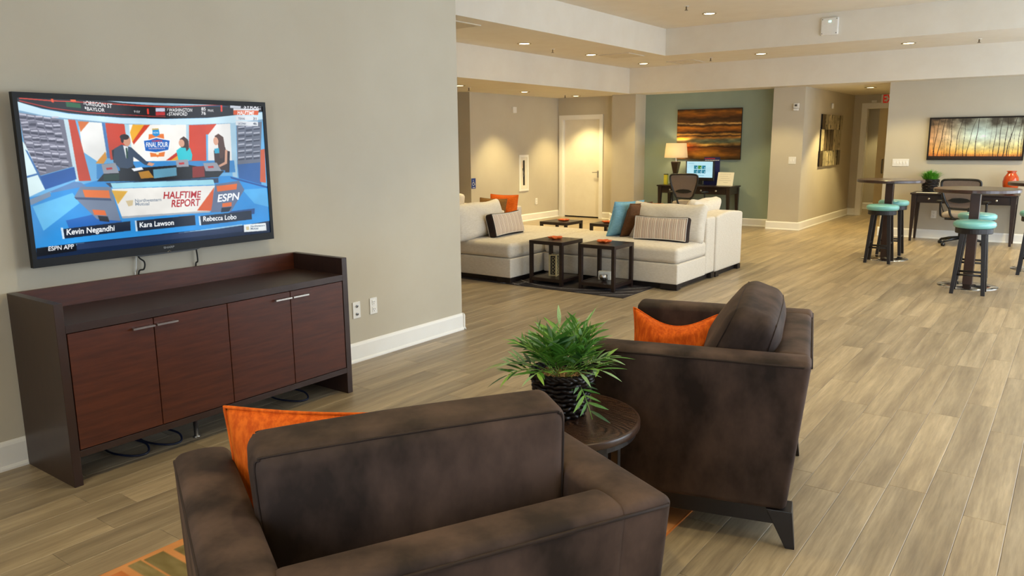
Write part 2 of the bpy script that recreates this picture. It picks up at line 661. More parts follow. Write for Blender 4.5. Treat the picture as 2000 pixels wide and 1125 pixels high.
# ------------------------------------------------------------------ floor of planks
def floor_mat(name, island):
    m = bpy.data.materials.new(name)
    m.use_nodes = True
    nt = m.node_tree
    L = nt.links.new
    b = nt.nodes['Principled BSDF']
    geo = nt.nodes.new('ShaderNodeNewGeometry')
    if island:
        rnd = geo.outputs['Random Per Island']
    else:
        rnd = nt.nodes.new('ShaderNodeObjectInfo').outputs['Random']
    mp = nt.nodes.new('ShaderNodeMapping')
    mp.inputs['Scale'].default_value = (13, 0.9, 1)
    L(geo.outputs['Position'], mp.inputs['Vector'])
    w = nt.nodes.new('ShaderNodeMath')
    w.operation = 'MULTIPLY'
    w.inputs[1].default_value = 37.0
    L(rnd, w.inputs[0])

    def noise(scale, detail, rough):
        n_ = nt.nodes.new('ShaderNodeTexNoise')
        n_.noise_dimensions = '4D'
        n_.inputs['Scale'].default_value = scale
        n_.inputs['Detail'].default_value = detail
        n_.inputs['Roughness'].default_value = rough
        L(mp.outputs['Vector'], n_.inputs['Vector'])
        L(w.outputs[0], n_.inputs['W'])
        return n_
    n1 = noise(1.0, 6, .62)
    n2 = noise(7.0, 4, .6)
    r1 = nt.nodes.new('ShaderNodeValToRGB')
    cr = r1.color_ramp
    cr.elements[0].position, cr.elements[0].color = 0.30, lin((132, 116, 95))
    cr.elements[1].position, cr.elements[1].color = 0.68, lin((184, 166, 138))
    e = cr.elements.new(0.5)
    e.color = lin((160, 143, 117))
    L(n1.outputs['Fac'], r1.inputs['Fac'])
    r2 = nt.nodes.new('ShaderNodeValToRGB')
    r2.color_ramp.elements[0].position, r2.color_ramp.elements[0].color = 0.35, (0.80, 0.80, 0.80, 1)
    r2.color_ramp.elements[1].position, r2.color_ramp.elements[1].color = 0.6, (1.05, 1.05, 1.05, 1)
    L(n2.outputs['Fac'], r2.inputs['Fac'])
    mx = nt.nodes.new('ShaderNodeMix')
    mx.data_type = 'RGBA'
    mx.blend_type = 'MULTIPLY'
    mx.inputs['Factor'].default_value = 0.9
    L(r1.outputs['Color'], mx.inputs[6])
    L(r2.outputs['Color'], mx.inputs[7])
    r3 = nt.nodes.new('ShaderNodeValToRGB')
    r3.color_ramp.elements[0].color = (0.84, 0.84, 0.84, 1)
    r3.color_ramp.elements[1].color = (1.09, 1.08, 1.05, 1)
    L(rnd, r3.inputs['Fac'])
    mx2 = nt.nodes.new('ShaderNodeMix')
    mx2.data_type = 'RGBA'
    mx2.blend_type = 'MULTIPLY'
    mx2.inputs['Factor'].default_value = 1.0
    L(mx.outputs[2], mx2.inputs[6])
    L(r3.outputs['Color'], mx2.inputs[7])
    L(mx2.outputs[2], b.inputs['Base Color'])
    rr = nt.nodes.new('ShaderNodeMapRange')
    rr.inputs['To Min'].default_value = 0.27
    rr.inputs['To Max'].default_value = 0.42
    L(n2.outputs['Fac'], rr.inputs['Value'])
    L(rr.outputs['Result'], b.inputs['Roughness'])
    b.inputs['Specular IOR Level'].default_value = 0.45
    bp = nt.nodes.new('ShaderNodeBump')
    bp.inputs['Strength'].default_value = 0.10
    bp.inputs['Distance'].default_value = 0.002
    L(n2.outputs['Fac'], bp.inputs['Height'])
    L(bp.outputs['Normal'], b.inputs['Normal'])
    return m


M_PLANK = floor_mat('plank_oak', False)
M_PLANKS = floor_mat('plank_oak_far', True)
M_SUB = mat('subfloor', (92, 80, 64), 0.9, 0.1, noise=(6, (80, 70, 56), (1, 1, 1), .3, .7))
floor = struct('floor', boxes((-7.15, YB - .15, -0.12, XR + .15, 20.0, -0.007)), M_SUB)
PW, PL = 0.1635, 1.22
rows = []
rng = random.Random(11)
x = 3.2 - PW * 64
while x < XR:
    off = rng.uniform(0, PL)
    y = YB - off
    while y < 19.9:
        if x + PW > -7.0:
            rows.append((x, y))
        y += PL
    x += PW


def to_px(p):
    d = Vector(p) - CAM
    z = d.dot(fwd)
    if z < 0.2:
        return None
    return 1000 + FPX * d.dot(right) / z, 562.5 - FPX * d.dot(up) / z


def plank_score(x, y):
    c = (x + PW / 2, y + PL / 2, 0)
    q = to_px(c)
    if q is None or not (-60 < q[0] < 2060 and 300 < q[1] < 1200):
        return 0
    if c[0] < 0:      # behind the wall that carries the television
        t = CAM.x / (CAM.x - c[0])
        if c[1] * t < 5.0:
            return 0
    for (x0, y0, x1, y1) in ((0.02, 1.6, .45, 3.3), (2.5, 1.0, 3.3, 1.9), (2.6, 3.1, 3.2, 3.8), (1.6, 1.0, 2.9, 3.5), (-2.1, 7.3, .7, 8.9)):
        if x0 < c[0] < x1 and y0 < c[1] < y1:
            return 0
    if y > 14.2 and not (0.2 < c[0] < 1.6):
        return 0
    pts = [to_px(p) for p in ((x, y, 0), (x + PW, y, 0), (x + PW, y + PL, 0), (x, y + PL, 0))]
    if None in pts:
        return 0
    return 0.5 * abs(sum(a[0] * b[1] - b[0] * a[1] for a, b in zip(pts, pts[1:] + pts[:1])))


def plank_bm(bm, x, y):
    g, c, t = 0.0006, 0.0016, 0.007
    x0, x1, y0, y1 = x + g, x + PW - g, y + g, y + PL - g
    lo = [bm.verts.new(p) for p in ((x0, y0, -t), (x1, y0, -t), (x1, y1, -t), (x0, y1, -t))]
    md = [bm.verts.new(p) for p in ((x0, y0, -c * .7), (x1, y0, -c * .7), (x1, y1, -c * .7), (x0, y1, -c * .7))]
    hi = [bm.verts.new(p) for p in ((x0 + c, y0 + c, 0), (x1 - c, y0 + c, 0), (x1 - c, y1 - c, 0), (x0 + c, y1 - c, 0))]
    bm.faces.new(hi)
    for i in range(4):
        j = (i + 1) % 4
        bm.faces.new((lo[i], lo[j], md[j], md[i]))
        bm.faces.new((md[i], md[j], hi[j], hi[i]))


sc = sorted(((plank_score(x, y), x, y) for x, y in rows), reverse=True)
near = [(x, y) for s, x, y in sc[:296] if s > 0]
near_set = set(near)
bm = bmesh.new()
plank_bm(bm, -PW / 2, -PL / 2)
pme = bpy.data.meshes.new('plank')
bm.to_mesh(pme)
bm.free()
for x, y in near:
    obj('plank', pme, M_PLANK, floor, (x + PW / 2, y + PL / 2, 0))
bm = bmesh.new()
for x, y in rows:
    if (x, y) not in near_set:
        plank_bm(bm, x, y)
obj('plank', bm, M_PLANKS, floor, kind='stuff')

# ------------------------------------------------------------------ baseboards
BB = [(0, 0), (.024, 0), (.024, .010), (.018, .022), (.014, .024), (.014, .126), (.010, .138), (.004, .146), (0, .148)]


def baseboard(name, p0, p1, nrm):
    p0, p1, nrm = Vector((*p0, 0)), Vector((*p1, 0)), Vector((*nrm, 0))
    bm = bmesh.new()
    ra = [bm.verts.new(p0 + nrm * d + Vector((0, 0, z))) for d, z in BB]
    rb = [bm.verts.new(p1 + nrm * d + Vector((0, 0, z))) for d, z in BB]
    bm.faces.new(ra)
    bm.faces.new(rb[::-1])
    for i in range(len(BB)):
        j = (i + 1) % len(BB)
        bm.faces.new((ra[i], rb[i], rb[j], ra[j]))
    bmesh.ops.recalc_face_normals(bm, faces=bm.faces)
    struct(name, bm, M_TRIM)


baseboard('baseboard_left', (0, YB), (0, 5.1), (1, 0))
baseboard('baseboard_left_end', (-2.0, 5.085), (0.024, 5.085), (0, 1))
baseboard('baseboard_nook_side', (-5.0, 11.37), (-5.0, YE), (1, 0))
baseboard('baseboard_nook_front', (-7.0, 11.37), (-4.976, 11.37), (0, -1))
baseboard('baseboard_nook_back', (-3.88, YE), (-3.57, YE), (0, -1))
baseboard('baseboard_pillar', (-3.594, 14.2), (-3.016, 14.2), (0, -1))
baseboard('baseboard_pillar_side', (-3.04, 14.2), (-3.04, YT), (1, 0))
baseboard('baseboard_teal', (-3.04, YT), (-0.35, YT), (0, -1))
baseboard('baseboard_hall_front', (-0.374, YP), (0.234, YP), (0, -1))
baseboard('baseboard_hall_side', (0.21, YP), (0.21, YH), (1, 0))
baseboard('baseboard_hall_end', (0.21, YH), (0.365, YH), (0, -1))
baseboard('baseboard_vestibule', (-0.4, 19.75), (2.6, 19.75), (0, -1))
baseboard('baseboard_back', (1.556, YW), (XR, YW), (0, -1))
baseboard('baseboard_hall_right', (1.58, YW), (1.58, YH), (-1, 0))


# ------------------------------------------------------------------ doors
def casing(root, x0, x1, zt, w, y, d=0.018, depth=0.15):
    obj('jamb', boxes((x0 - w, y - d, 0, x0, y, zt + w), ), M_TRIM, root)
    obj('jamb', boxes((x1, y - d, 0, x1 + w, y, zt + w), ), M_TRIM, root)
    obj('lintel', boxes((x0, y - d, zt, x1, y, zt + w), ), M_TRIM, root)
    obj('reveal', boxes((x0, y, 0, x0 + .012, y + depth, zt)), M_TRIM, root)
    obj('reveal', boxes((x1 - .012, y, 0, x1, y + depth, zt)), M_TRIM, root)
    obj('reveal', boxes((x0 + .012, y, zt - .012, x1 - .012, y + depth, zt)), M_TRIM, root)


d1 = struct('door_1', bx(-4.872, YE + .07, .030, -3.978, YE + .11, 2.087, .002), M_DOOR)
casing(d1, -4.885, -3.965, 2.10, .085, YE)
hd = obj('handle', tb(smooth_path([(-4.03, YE + .07, .98), (-4.03, YE + .02, .98), (-4.05, YE + .015, .98), (-4.15, YE + .015, .98)], 5), .010), M_CHROME, d1, smooth=True)
obj('rose', bx(-4.055, YE + .062, .87, -4.005, YE + .07, 1.02, .003), M_CHROME, hd)
obj('gap_light_block', bx(-4.872, YE + .085, 0.0, -3.978, YE + .15, .040), M_DARK, d1)  # added dark strip, stops outside light leaking in under the leaf

d2 = struct('door_2', bx(0.715, YH + .04, .02, 1.378, YH + .08, 2.264, .002), mat('tan_door_paint', (216, 200, 160), 0.5, 0.35, noise=(5, (210, 193, 152), (1, 1, 1), .3, .7)))
casing(d2, 0.47, 1.39, 2.277, .10, YH)
obj('handle', tb(smooth_path([(.85, YH + .04, .92), (.85, YH - .02, .93), (.85, YH - .025, 1.06), (.85, YH - .02, 1.19), (.85, YH + .04, 1.20)], 5), .014), M_GREYMETAL, d2, smooth=True)
obj('closer', bx(.56, YH - .055, 2.385, .66, YH - .018, 2.43, .004), M_WHITE, d2)
TVP=[
((105,175,225),[(0,0),(1600,0),(1600,900),(0,900)]),
((22,16,18),[(0,0),(1600,0),(1601,36),(1376,69),(1160,87),(862,99),(569,97),(362,86),(265,78),(125,56),(3,24)]),
((40,60,95),[(473,0),(1234,-5),(1340,11),(917,18),(686,16)]),
((150,185,205),[(494,0),(801,2),(1247,-6),(1233,2),(917,16),(742,16),(577,9)]),
((215,60,35),[(14,1),(177,9),(370,11),(686,20),(917,22),(1274,-4),(1273,0),(916,28),(685,26),(369,16),(176,15),(13,7)]),
((190,45,30),[(13,15),(172,50),(364,70),(747,83),(863,84),(863,88),(747,87),(363,75),(172,55),(12,20)]),
((196,226,240),[(1,22),(125,59),(264,82),(569,100),(862,101),(1160,89),(1601,39),(1600,88),(1358,118),(1029,134),(858,136),(565,133),(262,109),(122,94),(0,68)]),
((120,160,190),[(0,68),(122,94),(262,109),(565,133),(858,136),(1029,134),(1358,118),(1600,88),(1600,102),(1357,130),(858,146),(565,142),(261,118),(0,81)]),
((112,112,128),[(0,81),(237,116),(266,381),(74,429),(13,272)]),
((190,190,205),[(5,85),(40,89),(41,98),(6,94)]),
((70,70,86),[(3,103),(39,101),(40,114),(4,116)]),
((150,150,166),[(2,114),(37,118),(38,125),(3,121)]),
((190,190,205),[(45,93),(81,98),(82,106),(46,101)]),
((70,70,86),[(44,108),(80,105),(81,118),(44,121)]),
((150,150,166),[(42,121),(79,117),(80,125),(43,129)]),
((190,190,205),[(86,97),(123,96),(124,105),(87,105)]),
((70,70,86),[(85,111),(122,110),(122,123),(85,125)]),
((150,150,166),[(84,120),(120,126),(121,134),(85,127)]),
((190,190,205),[(128,101),(165,104),(166,113),(129,109)]),
((70,70,86),[(127,115),(164,118),(164,131),(127,129)]),
((150,150,166),[(126,127),(162,132),(163,140),(127,135)]),
((190,190,205),[(171,100),(209,98),(210,107),(172,109)]),
((70,70,86),[(169,121),(207,119),(207,133),(169,135)]),
((150,150,166),[(168,133),(205,135),(206,142),(169,141)]),
((190,190,205),[(8,132),(44,128),(45,137),(9,141)]),
((70,70,86),[(7,145),(42,152),(42,165),(8,158)]),
((150,150,166),[(7,149),(43,147),(44,155),(8,157)]),
((190,190,205),[(49,137),(85,142),(86,150),(50,146)]),
((70,70,86),[(49,139),(85,139),(85,152),(49,153)]),
((150,150,166),[(46,164),(83,160),(84,168),(47,172)]),
((190,190,205),[(91,134),(127,136),(128,145),(92,143)]),
((70,70,86),[(89,152),(125,159),(126,172),(89,166)]),
((150,150,166),[(88,163),(124,169),(125,177),(89,171)]),
((190,190,205),[(132,146),(169,148),(170,156),(133,155)]),
((70,70,86),[(131,154),(168,160),(168,174),(132,167)]),
((150,150,166),[(129,173),(166,178),(167,186),(130,181)]),
((190,190,205),[(175,146),(213,143),(214,152),(176,154)]),
((70,70,86),[(174,157),(212,154),(213,168),(174,171)]),
((150,150,166),[(173,166),(211,164),(212,172),(174,174)]),
((190,190,205),[(13,168),(49,167),(49,176),(14,177)]),
((70,70,86),[(12,179),(47,184),(47,198),(12,192)]),
((150,150,166),[(10,194),(45,201),(46,209),(11,201)]),
((190,190,205),[(53,176),(89,175),(90,184),(54,184)]),
((70,70,86),[(52,185),(88,189),(89,202),(53,198)]),
((150,150,166),[(51,198),(87,203),(88,211),(52,206)]),
((190,190,205),[(95,175),(131,179),(132,188),(96,184)]),
((70,70,86),[(93,193),(130,194),(130,208),(94,206)]),
((150,150,166),[(92,206),(129,205),(130,213),(93,214)]),
((190,190,205),[(137,180),(174,186),(175,194),(138,189)]),
((70,70,86),[(136,189),(173,189),(174,202),(136,202)]),
((150,150,166),[(134,211),(171,217),(172,225),(135,219)]),
((190,190,205),[(179,190),(217,188),(218,197),(180,199)]),
((70,70,86),[(178,204),(215,205),(216,219),(178,218)]),
((150,150,166),[(176,215),(214,220),(215,228),(178,223)]),
((190,190,205),[(16,210),(53,207),(53,216),(17,218)]),
((70,70,86),[(15,225),(50,231),(51,244),(15,238)]),
((150,150,166),[(14,231),(50,237),(51,244),(15,238)]),
((190,190,205),[(57,215),(94,215),(95,223),(58,223)]),
((70,70,86),[(56,223),(93,221),(94,234),(57,237)]),
((150,150,166),[(55,234),(91,237),(92,245),(56,242)]),
((190,190,205),[(99,221),(135,224),(136,232),(100,229)]),
((70,70,86),[(98,225),(135,227),(135,240),(99,239)]),
((150,150,166),[(96,250),(133,247),(134,255),(97,257)]),
((190,190,205),[(141,222),(179,220),(180,229),(142,230)]),
((70,70,86),[(140,229),(178,230),(178,243),(141,243)]),
((150,150,166),[(138,249),(175,257),(176,265),(139,257)]),
((190,190,205),[(184,227),(222,224),(223,233),(185,236)]),
((70,70,86),[(183,235),(221,240),(221,253),(183,248)]),
((150,150,166),[(181,257),(218,265),(219,273),(182,265)]),
((190,190,205),[(21,241),(57,243),(58,252),(22,250)]),
((70,70,86),[(19,265),(54,270),(55,284),(19,279)]),
((150,150,166),[(18,273),(54,277),(55,285),(19,280)]),
((190,190,205),[(62,250),(98,254),(99,263),(63,259)]),
((70,70,86),[(60,263),(97,259),(98,273),(61,276)]),
((150,150,166),[(59,277),(96,274),(97,281),(60,285)]),
((190,190,205),[(104,253),(141,250),(142,259),(105,261)]),
((70,70,86),[(101,274),(138,278),(139,292),(102,287)]),
((150,150,166),[(101,279),(138,278),(139,286),(102,286)]),
((190,190,205),[(145,263),(183,263),(184,272),(146,271)]),
((70,70,86),[(144,279),(181,280),(182,293),(144,293)]),
((150,150,166),[(143,286),(180,293),(181,301),(144,294)]),
((190,190,205),[(189,262),(227,263),(228,272),(190,271)]),
((70,70,86),[(187,281),(225,282),(226,296),(187,295)]),
((150,150,166),[(186,292),(224,294),(225,302),(187,299)]),
((190,190,205),[(25,287),(60,291),(61,299),(25,296)]),
((70,70,86),[(23,302),(59,305),(59,319),(23,316)]),
((150,150,166),[(21,318),(57,323),(58,331),(22,325)]),
((190,190,205),[(65,296),(101,301),(102,310),(66,305)]),
((70,70,86),[(65,301),(101,307),(101,320),(65,315)]),
((150,150,166),[(62,325),(98,330),(100,338),(63,333)]),
((190,190,205),[(107,296),(144,299),(145,308),(108,305)]),
((70,70,86),[(105,316),(142,323),(142,337),(106,329)]),
((150,150,166),[(104,330),(141,330),(142,338),(105,338)]),
((190,190,205),[(150,302),(187,304),(188,313),(151,311)]),
((70,70,86),[(148,315),(186,320),(186,334),(149,329)]),
((150,150,166),[(147,329),(184,334),(185,342),(148,337)]),
((190,190,205),[(193,308),(231,305),(232,314),(194,317)]),
((70,70,86),[(191,329),(229,332),(229,346),(191,343)]),
((150,150,166),[(189,340),(228,342),(229,350),(191,348)]),
((190,190,205),[(29,322),(65,324),(66,333),(30,330)]),
((70,70,86),[(27,344),(63,350),(63,363),(27,357)]),
((150,150,166),[(25,358),(62,357),(63,365),(26,366)]),
((190,190,205),[(70,327),(106,334),(107,343),(71,336)]),
((70,70,86),[(68,351),(105,353),(105,366),(68,364)]),
((150,150,166),[(67,361),(103,363),(105,371),(68,369)]),
((190,190,205),[(111,343),(148,345),(149,354),(112,352)]),
((70,70,86),[(110,356),(146,363),(147,377),(110,369)]),
((150,150,166),[(109,364),(145,372),(147,380),(110,372)]),
((190,190,205),[(154,346),(192,343),(193,352),(155,355)]),
((70,70,86),[(152,362),(190,359),(191,373),(153,375)]),
((150,150,166),[(151,376),(189,374),(190,382),(152,384)]),
((190,190,205),[(197,350),(236,351),(237,360),(198,359)]),
((70,70,86),[(195,369),(233,373),(234,387),(196,383)]),
((150,150,166),[(194,377),(232,383),(234,391),(196,385)]),
((190,190,205),[(32,371),(68,373),(69,382),(33,380)]),
((70,70,86),[(32,378),(68,380),(68,393),(32,391)]),
((150,150,166),[(30,391),(66,393),(67,401),(31,399)]),
((190,190,205),[(73,380),(110,382),(111,391),(74,389)]),
((70,70,86),[(72,390),(109,392),(109,405),(73,404)]),
((150,150,166),[(71,399),(107,408),(108,416),(72,407)]),
((216,238,240),[(-5,224),(15,253),(98,505),(1,545)]),
((60,110,170),[(12,281),(24,291),(103,502),(91,508)]),
((60,110,170),[(-2,429),(66,413),(68,422),(-1,440)]),
((236,236,232),[(317,123),(452,131),(467,298),(421,371),(322,298)]),
((210,110,40),[(314,123),(379,126),(323,185)]),
((193,62,30),[(259,114),(300,117),(353,469),(280,468)]),
((190,215,225),[(236,112),(261,115),(283,468),(263,470)]),
((70,120,180),[(452,129),(470,131),(482,340),(463,339)]),
((200,58,24),[(472,131),(589,136),(598,342),(481,350)]),
((222,150,35),[(390,368),(456,300),(461,339),(437,372)]),
((238,235,228),[(617,138),(1011,135),(993,365),(620,362)]),
((226,165,40),[(641,138),(744,139),(628,249),(619,186)]),
((200,60,30),[(714,140),(753,139),(635,260),(629,242)]),
((195,50,30),[(838,361),(940,296),(964,306),(891,362)]),
((228,160,40),[(867,362),(938,322),(940,363)]),
((170,205,220),[(589,136),(617,138),(620,359),(596,358)]),
((206,60,26),[(1019,137),(1143,132),(1125,371),(998,368)]),
((175,205,220),[(999,137),(1020,136),(999,368),(983,368)]),
((232,230,226),[(1159,132),(1361,120),(1339,373),(1138,368)]),
((205,65,30),[(1143,132),(1225,126),(1156,196),(1138,196)]),
((165,200,220),[(1330,120),(1375,117),(1355,503),(1318,501)]),
((106,112,128),[(1378,136),(1590,105),(1554,391),(1364,401)]),
((180,184,198),[(1392,144),(1443,139),(1442,149),(1391,154)]),
((66,70,86),[(1391,153),(1442,147),(1441,159),(1390,165)]),
((180,184,198),[(1454,137),(1506,131),(1505,141),(1453,146)]),
((66,70,86),[(1452,162),(1504,157),(1503,169),(1451,174)]),
((180,184,198),[(1516,148),(1569,143),(1568,152),(1515,158)]),
((66,70,86),[(1516,153),(1569,148),(1568,160),(1515,165)]),
((180,184,198),[(1388,182),(1439,177),(1439,187),(1388,192)]),
((66,70,86),[(1387,201),(1438,196),(1437,208),(1386,213)]),
((180,184,198),[(1450,181),(1502,176),(1501,186),(1450,190)]),
((66,70,86),[(1448,204),(1500,199),(1499,211),(1447,216)]),
((180,184,198),[(1513,182),(1566,177),(1565,187),(1512,192)]),
((66,70,86),[(1512,195),(1565,190),(1564,202),(1511,207)]),
((180,184,198),[(1385,224),(1436,219),(1435,229),(1384,233)]),
((66,70,86),[(1384,235),(1435,230),(1434,242),(1383,246)]),
((180,184,198),[(1446,230),(1498,225),(1497,235),(1445,240)]),
((66,70,86),[(1445,240),(1497,235),(1496,247),(1444,252)]),
((180,184,198),[(1509,230),(1562,226),(1561,235),(1508,240)]),
((66,70,86),[(1509,234),(1562,229),(1561,241),(1508,246)]),
((180,184,198),[(1382,260),(1433,255),(1432,265),(1381,269)]),
((66,70,86),[(1380,283),(1431,279),(1430,291),(1379,295)]),
((180,184,198),[(1443,265),(1495,260),(1494,270),(1442,274)]),
((66,70,86),[(1442,279),(1494,275),(1493,287),(1441,291)]),
((180,184,198),[(1506,271),(1559,267),(1558,277),(1505,281)]),
((66,70,86),[(1505,278),(1558,273),(1557,285),(1504,290)]),
((180,184,198),[(1378,307),(1429,303),(1428,313),(1377,317)]),
((66,70,86),[(1377,316),(1428,312),(1427,324),(1376,327)]),
((180,184,198),[(1440,301),(1492,297),(1491,306),(1439,311)]),
((66,70,86),[(1439,320),(1490,316),(1489,328),(1438,332)]),
((180,184,198),[(1502,313),(1555,309),(1554,318),(1501,322)]),
((66,70,86),[(1502,319),(1555,315),(1554,327),(1501,331)]),
((180,184,198),[(1374,350),(1425,346),(1424,356),(1373,360)]),
((66,70,86),[(1373,362),(1424,358),(1423,370),(1372,374)]),
((180,184,198),[(1436,345),(1488,342),(1487,351),(1436,355)]),
((66,70,86),[(1435,359),(1487,355),(1486,367),(1434,371)]),
((180,184,198),[(1500,343),(1553,339),(1552,349),(1499,353)]),
((66,70,86),[(1499,356),(1551,353),(1550,365),(1498,369)]),
((45,95,160),[(1364,401),(1554,391),(1549,561),(1366,503)]),
((205,90,50),[(1563,303),(1598,296),(1589,538),(1540,529)]),
((55,135,200),[(395,374),(620,362),(998,368),(1339,373),(1343,454),(387,461)]),
((42,142,216),[(1,548),(124,528),(272,496),(417,462),(1299,477),(1601,563),(1600,900),(0,900)]),
((96,186,236),[(15,599),(239,535),(272,597),(56,740)]),
((24,96,178),[(184,692),(366,666),(509,720),(528,754),(198,744)]),
((80,170,228),[(1388,577),(1592,575),(1605,714),(1480,680)]),
((30,84,158),[(73,432),(265,385),(271,456),(91,508)]),
((120,140,165),[(1,560),(116,520),(118,547),(7,591)]),
((90,130,180),[(255,470),(294,477),(322,499),(124,528),(116,520)]),
((30,80,150),[(1299,482),(1600,566),(1599,578),(1305,496)]),
((30,26,30),[(495,293),(517,283),(532,372),(496,350)]),
((20,20,24),[(387,475),(431,431),(616,404),(981,391),(1255,442),(1207,482),(755,490)]),
((92,150,175),[(745,416),(905,407),(903,461),(745,472)]),
((170,120,40),[(647,429),(716,421),(746,467),(660,470)]),
((135,34,22),[(1019,406),(1106,404),(1105,475),(1013,479)]),
((25,55,40),[(430,437),(526,433),(522,472),(427,473)]),
((40,60,90),[(436,486),(1206,487),(1204,520),(465,514)]),
((158,220,238),[(467,489),(1166,497),(1173,532),(477,521)]),
((238,235,228),[(470,523),(1175,537),(1126,705),(514,695)]),
((170,175,180),[(514,695),(1126,705),(1120,716),(517,708)]),
((226,172,36),[(469,533),(567,543),(499,619)]),
((216,88,28),[(1169,548),(1134,706),(1026,697)]),
((112,126,150),[(287,501),(465,512),(505,722),(363,699),(246,560)]),
((60,76,108),[(246,560),(458,581),(462,595),(254,574)]),
((230,112,32),[(298,520),(452,532),(456,579),(307,564)]),
((224,104,34),[(341,640),(415,650),(423,682),(350,672)]),
((20,24,34),[(370,679),(429,688),(436,722),(378,711)]),
((96,110,140),[(1179,530),(1366,513),(1405,578),(1285,721),(1128,717)]),
((226,104,30),[(1186,542),(1350,533),(1341,572),(1190,580)]),
((222,104,34),[(1221,662),(1295,658),(1292,686),(1218,688)]),
((20,30,50),[(1213,691),(1292,691),(1267,723),(1205,723)]),
((30,70,130),[(1285,721),(1480,715),(1474,754),(1235,747)]),
((22,24,28),[(531,383),(619,375),(647,429),(633,463),(535,454)]),
((52,68,90),[(510,284),(558,259),(619,277),(707,364),(754,376),(743,395),(694,385),(625,334),(619,392),(583,405),(529,397),(497,363)]),
((228,230,232),[(568,264),(598,272),(587,342),(578,342)]),
((35,70,55),[(582,279),(593,279),(591,342),(580,342)]),
((205,150,120),[(723,369),(760,379),(741,395),(707,386)]),
((230,232,235),[(605,406),(672,398),(682,414),(620,423)]),
((72,46,36),[(946,227),(975,209),(1003,230),(1006,278),(989,304),(952,294)]),
((44,192,204),[(915,300),(944,281),(1013,284),(1026,329),(1018,365),(924,363)]),
((66,42,34),[(977,239),(1007,239),(1005,289),(986,306)]),
((40,20,22),[(1287,305),(1311,311),(1295,453),(1261,451)]),
((58,36,30),[(1187,303),(1276,280),(1293,358),(1286,440),(1189,431)]),
((214,160,130),[(1274,299),(1293,301),(1282,393),(1223,415),(1214,403),(1264,381)]),
((84,54,42),[(1202,207),(1232,191),(1268,214),(1275,287),(1255,357),(1229,356),(1222,251)]),
((45,165,200),[(1192,292),(1228,286),(1229,321),(1192,323)]),
((152,156,166),[(424,375),(509,368),(526,430),(431,431)]),
((190,50,50),[(450,397),(485,394),(488,406),(452,409)]),
((150,154,164),[(905,360),(991,359),(994,405),(908,406)]),
((190,50,50),[(925,378),(962,376),(963,389),(926,390)]),
((154,158,168),[(1100,385),(1202,384),(1235,441),(1113,439)]),
((190,50,50),[(1132,407),(1174,405),(1178,418),(1136,420)]),
((222,120,60),[(739,196),(839,194),(838,229),(733,231)]),
((222,120,60),[(734,300),(839,297),(828,336),(737,337)]),
((226,120,50),[(761,302),(786,290),(810,301),(810,329),(783,340),(761,328)]),
((240,240,240),[(697,231),(741,227),(787,214),(838,225),(883,229),(867,300),(777,316),(702,304)]),
((32,96,180),[(703,237),(742,232),(786,220),(836,230),(875,236),(860,294),(778,308),(707,298)]),
((40,140,205),[(765,166),(809,164),(810,200),(785,212),(764,201)]),
((200,170,90),[(763,162),(807,159),(806,168),(764,170)]),
((240,225,190),[(776,307),(793,305),(794,323),(776,324)]),
((30,92,54),[(258,15),(339,23),(342,49),(259,43)]),
((220,90,40),[(284,-3),(316,-2),(316,12),(287,13)]),
((226,80,40),[(178,-3),(191,-3),(194,22),(181,20)]),
((226,60,40),[(742,39),(754,39),(753,74),(741,74)]),
((226,60,40),[(1265,-2),(1279,-2),(1277,44),(1264,45)]),
((200,205,225),[(800,34),(863,32),(861,54),(798,56)]),
((185,50,50),[(798,58),(861,56),(859,78),(796,80)]),
((200,205,215),[(1341,-1),(1426,3),(1422,17),(1339,17)]),
((216,86,28),[(1363,32),(1570,30),(1561,60),(1360,63)]),
((215,220,225),[(1364,19),(1571,18),(1570,30),(1363,32)]),
((222,226,230),[(1379,70),(1560,71),(1558,98),(1376,98)]),
((222,226,230),[(1376,104),(1557,105),(1555,137),(1373,134)]),
((16,34,62),[(5,835),(229,829),(843,828),(1367,828),(1603,814),(1600,900),(0,900)]),
((150,195,225),[(170,832),(723,838),(1368,818),(1367,827),(722,849),(174,843)]),
((36,52,84),[(229,834),(1366,833),(1366,870),(227,869)]),
((10,14,22),[(6,836),(227,834),(225,875),(2,884)]),
((17,31,52),[(162,740),(565,728),(562,787),(164,797)]),
((200,220,235),[(151,731),(163,731),(166,797),(154,798)]),
((17,31,52),[(605,729),(1008,726),(1007,792),(606,795)]),
((200,220,235),[(594,728),(605,728),(606,795),(594,795)]),
((17,31,52),[(1046,735),(1450,728),(1450,791),(1048,798)]),
((200,220,235),[(1033,736),(1046,735),(1048,798),(1035,798)]),
((230,235,235),[(1379,823),(1565,827),(1567,882),(1377,876)]),
((205,190,150),[(1394,839),(1420,838),(1421,863),(1398,864)]),
((215,195,150),[(549,601),(597,600),(590,632),(563,637)]),
]
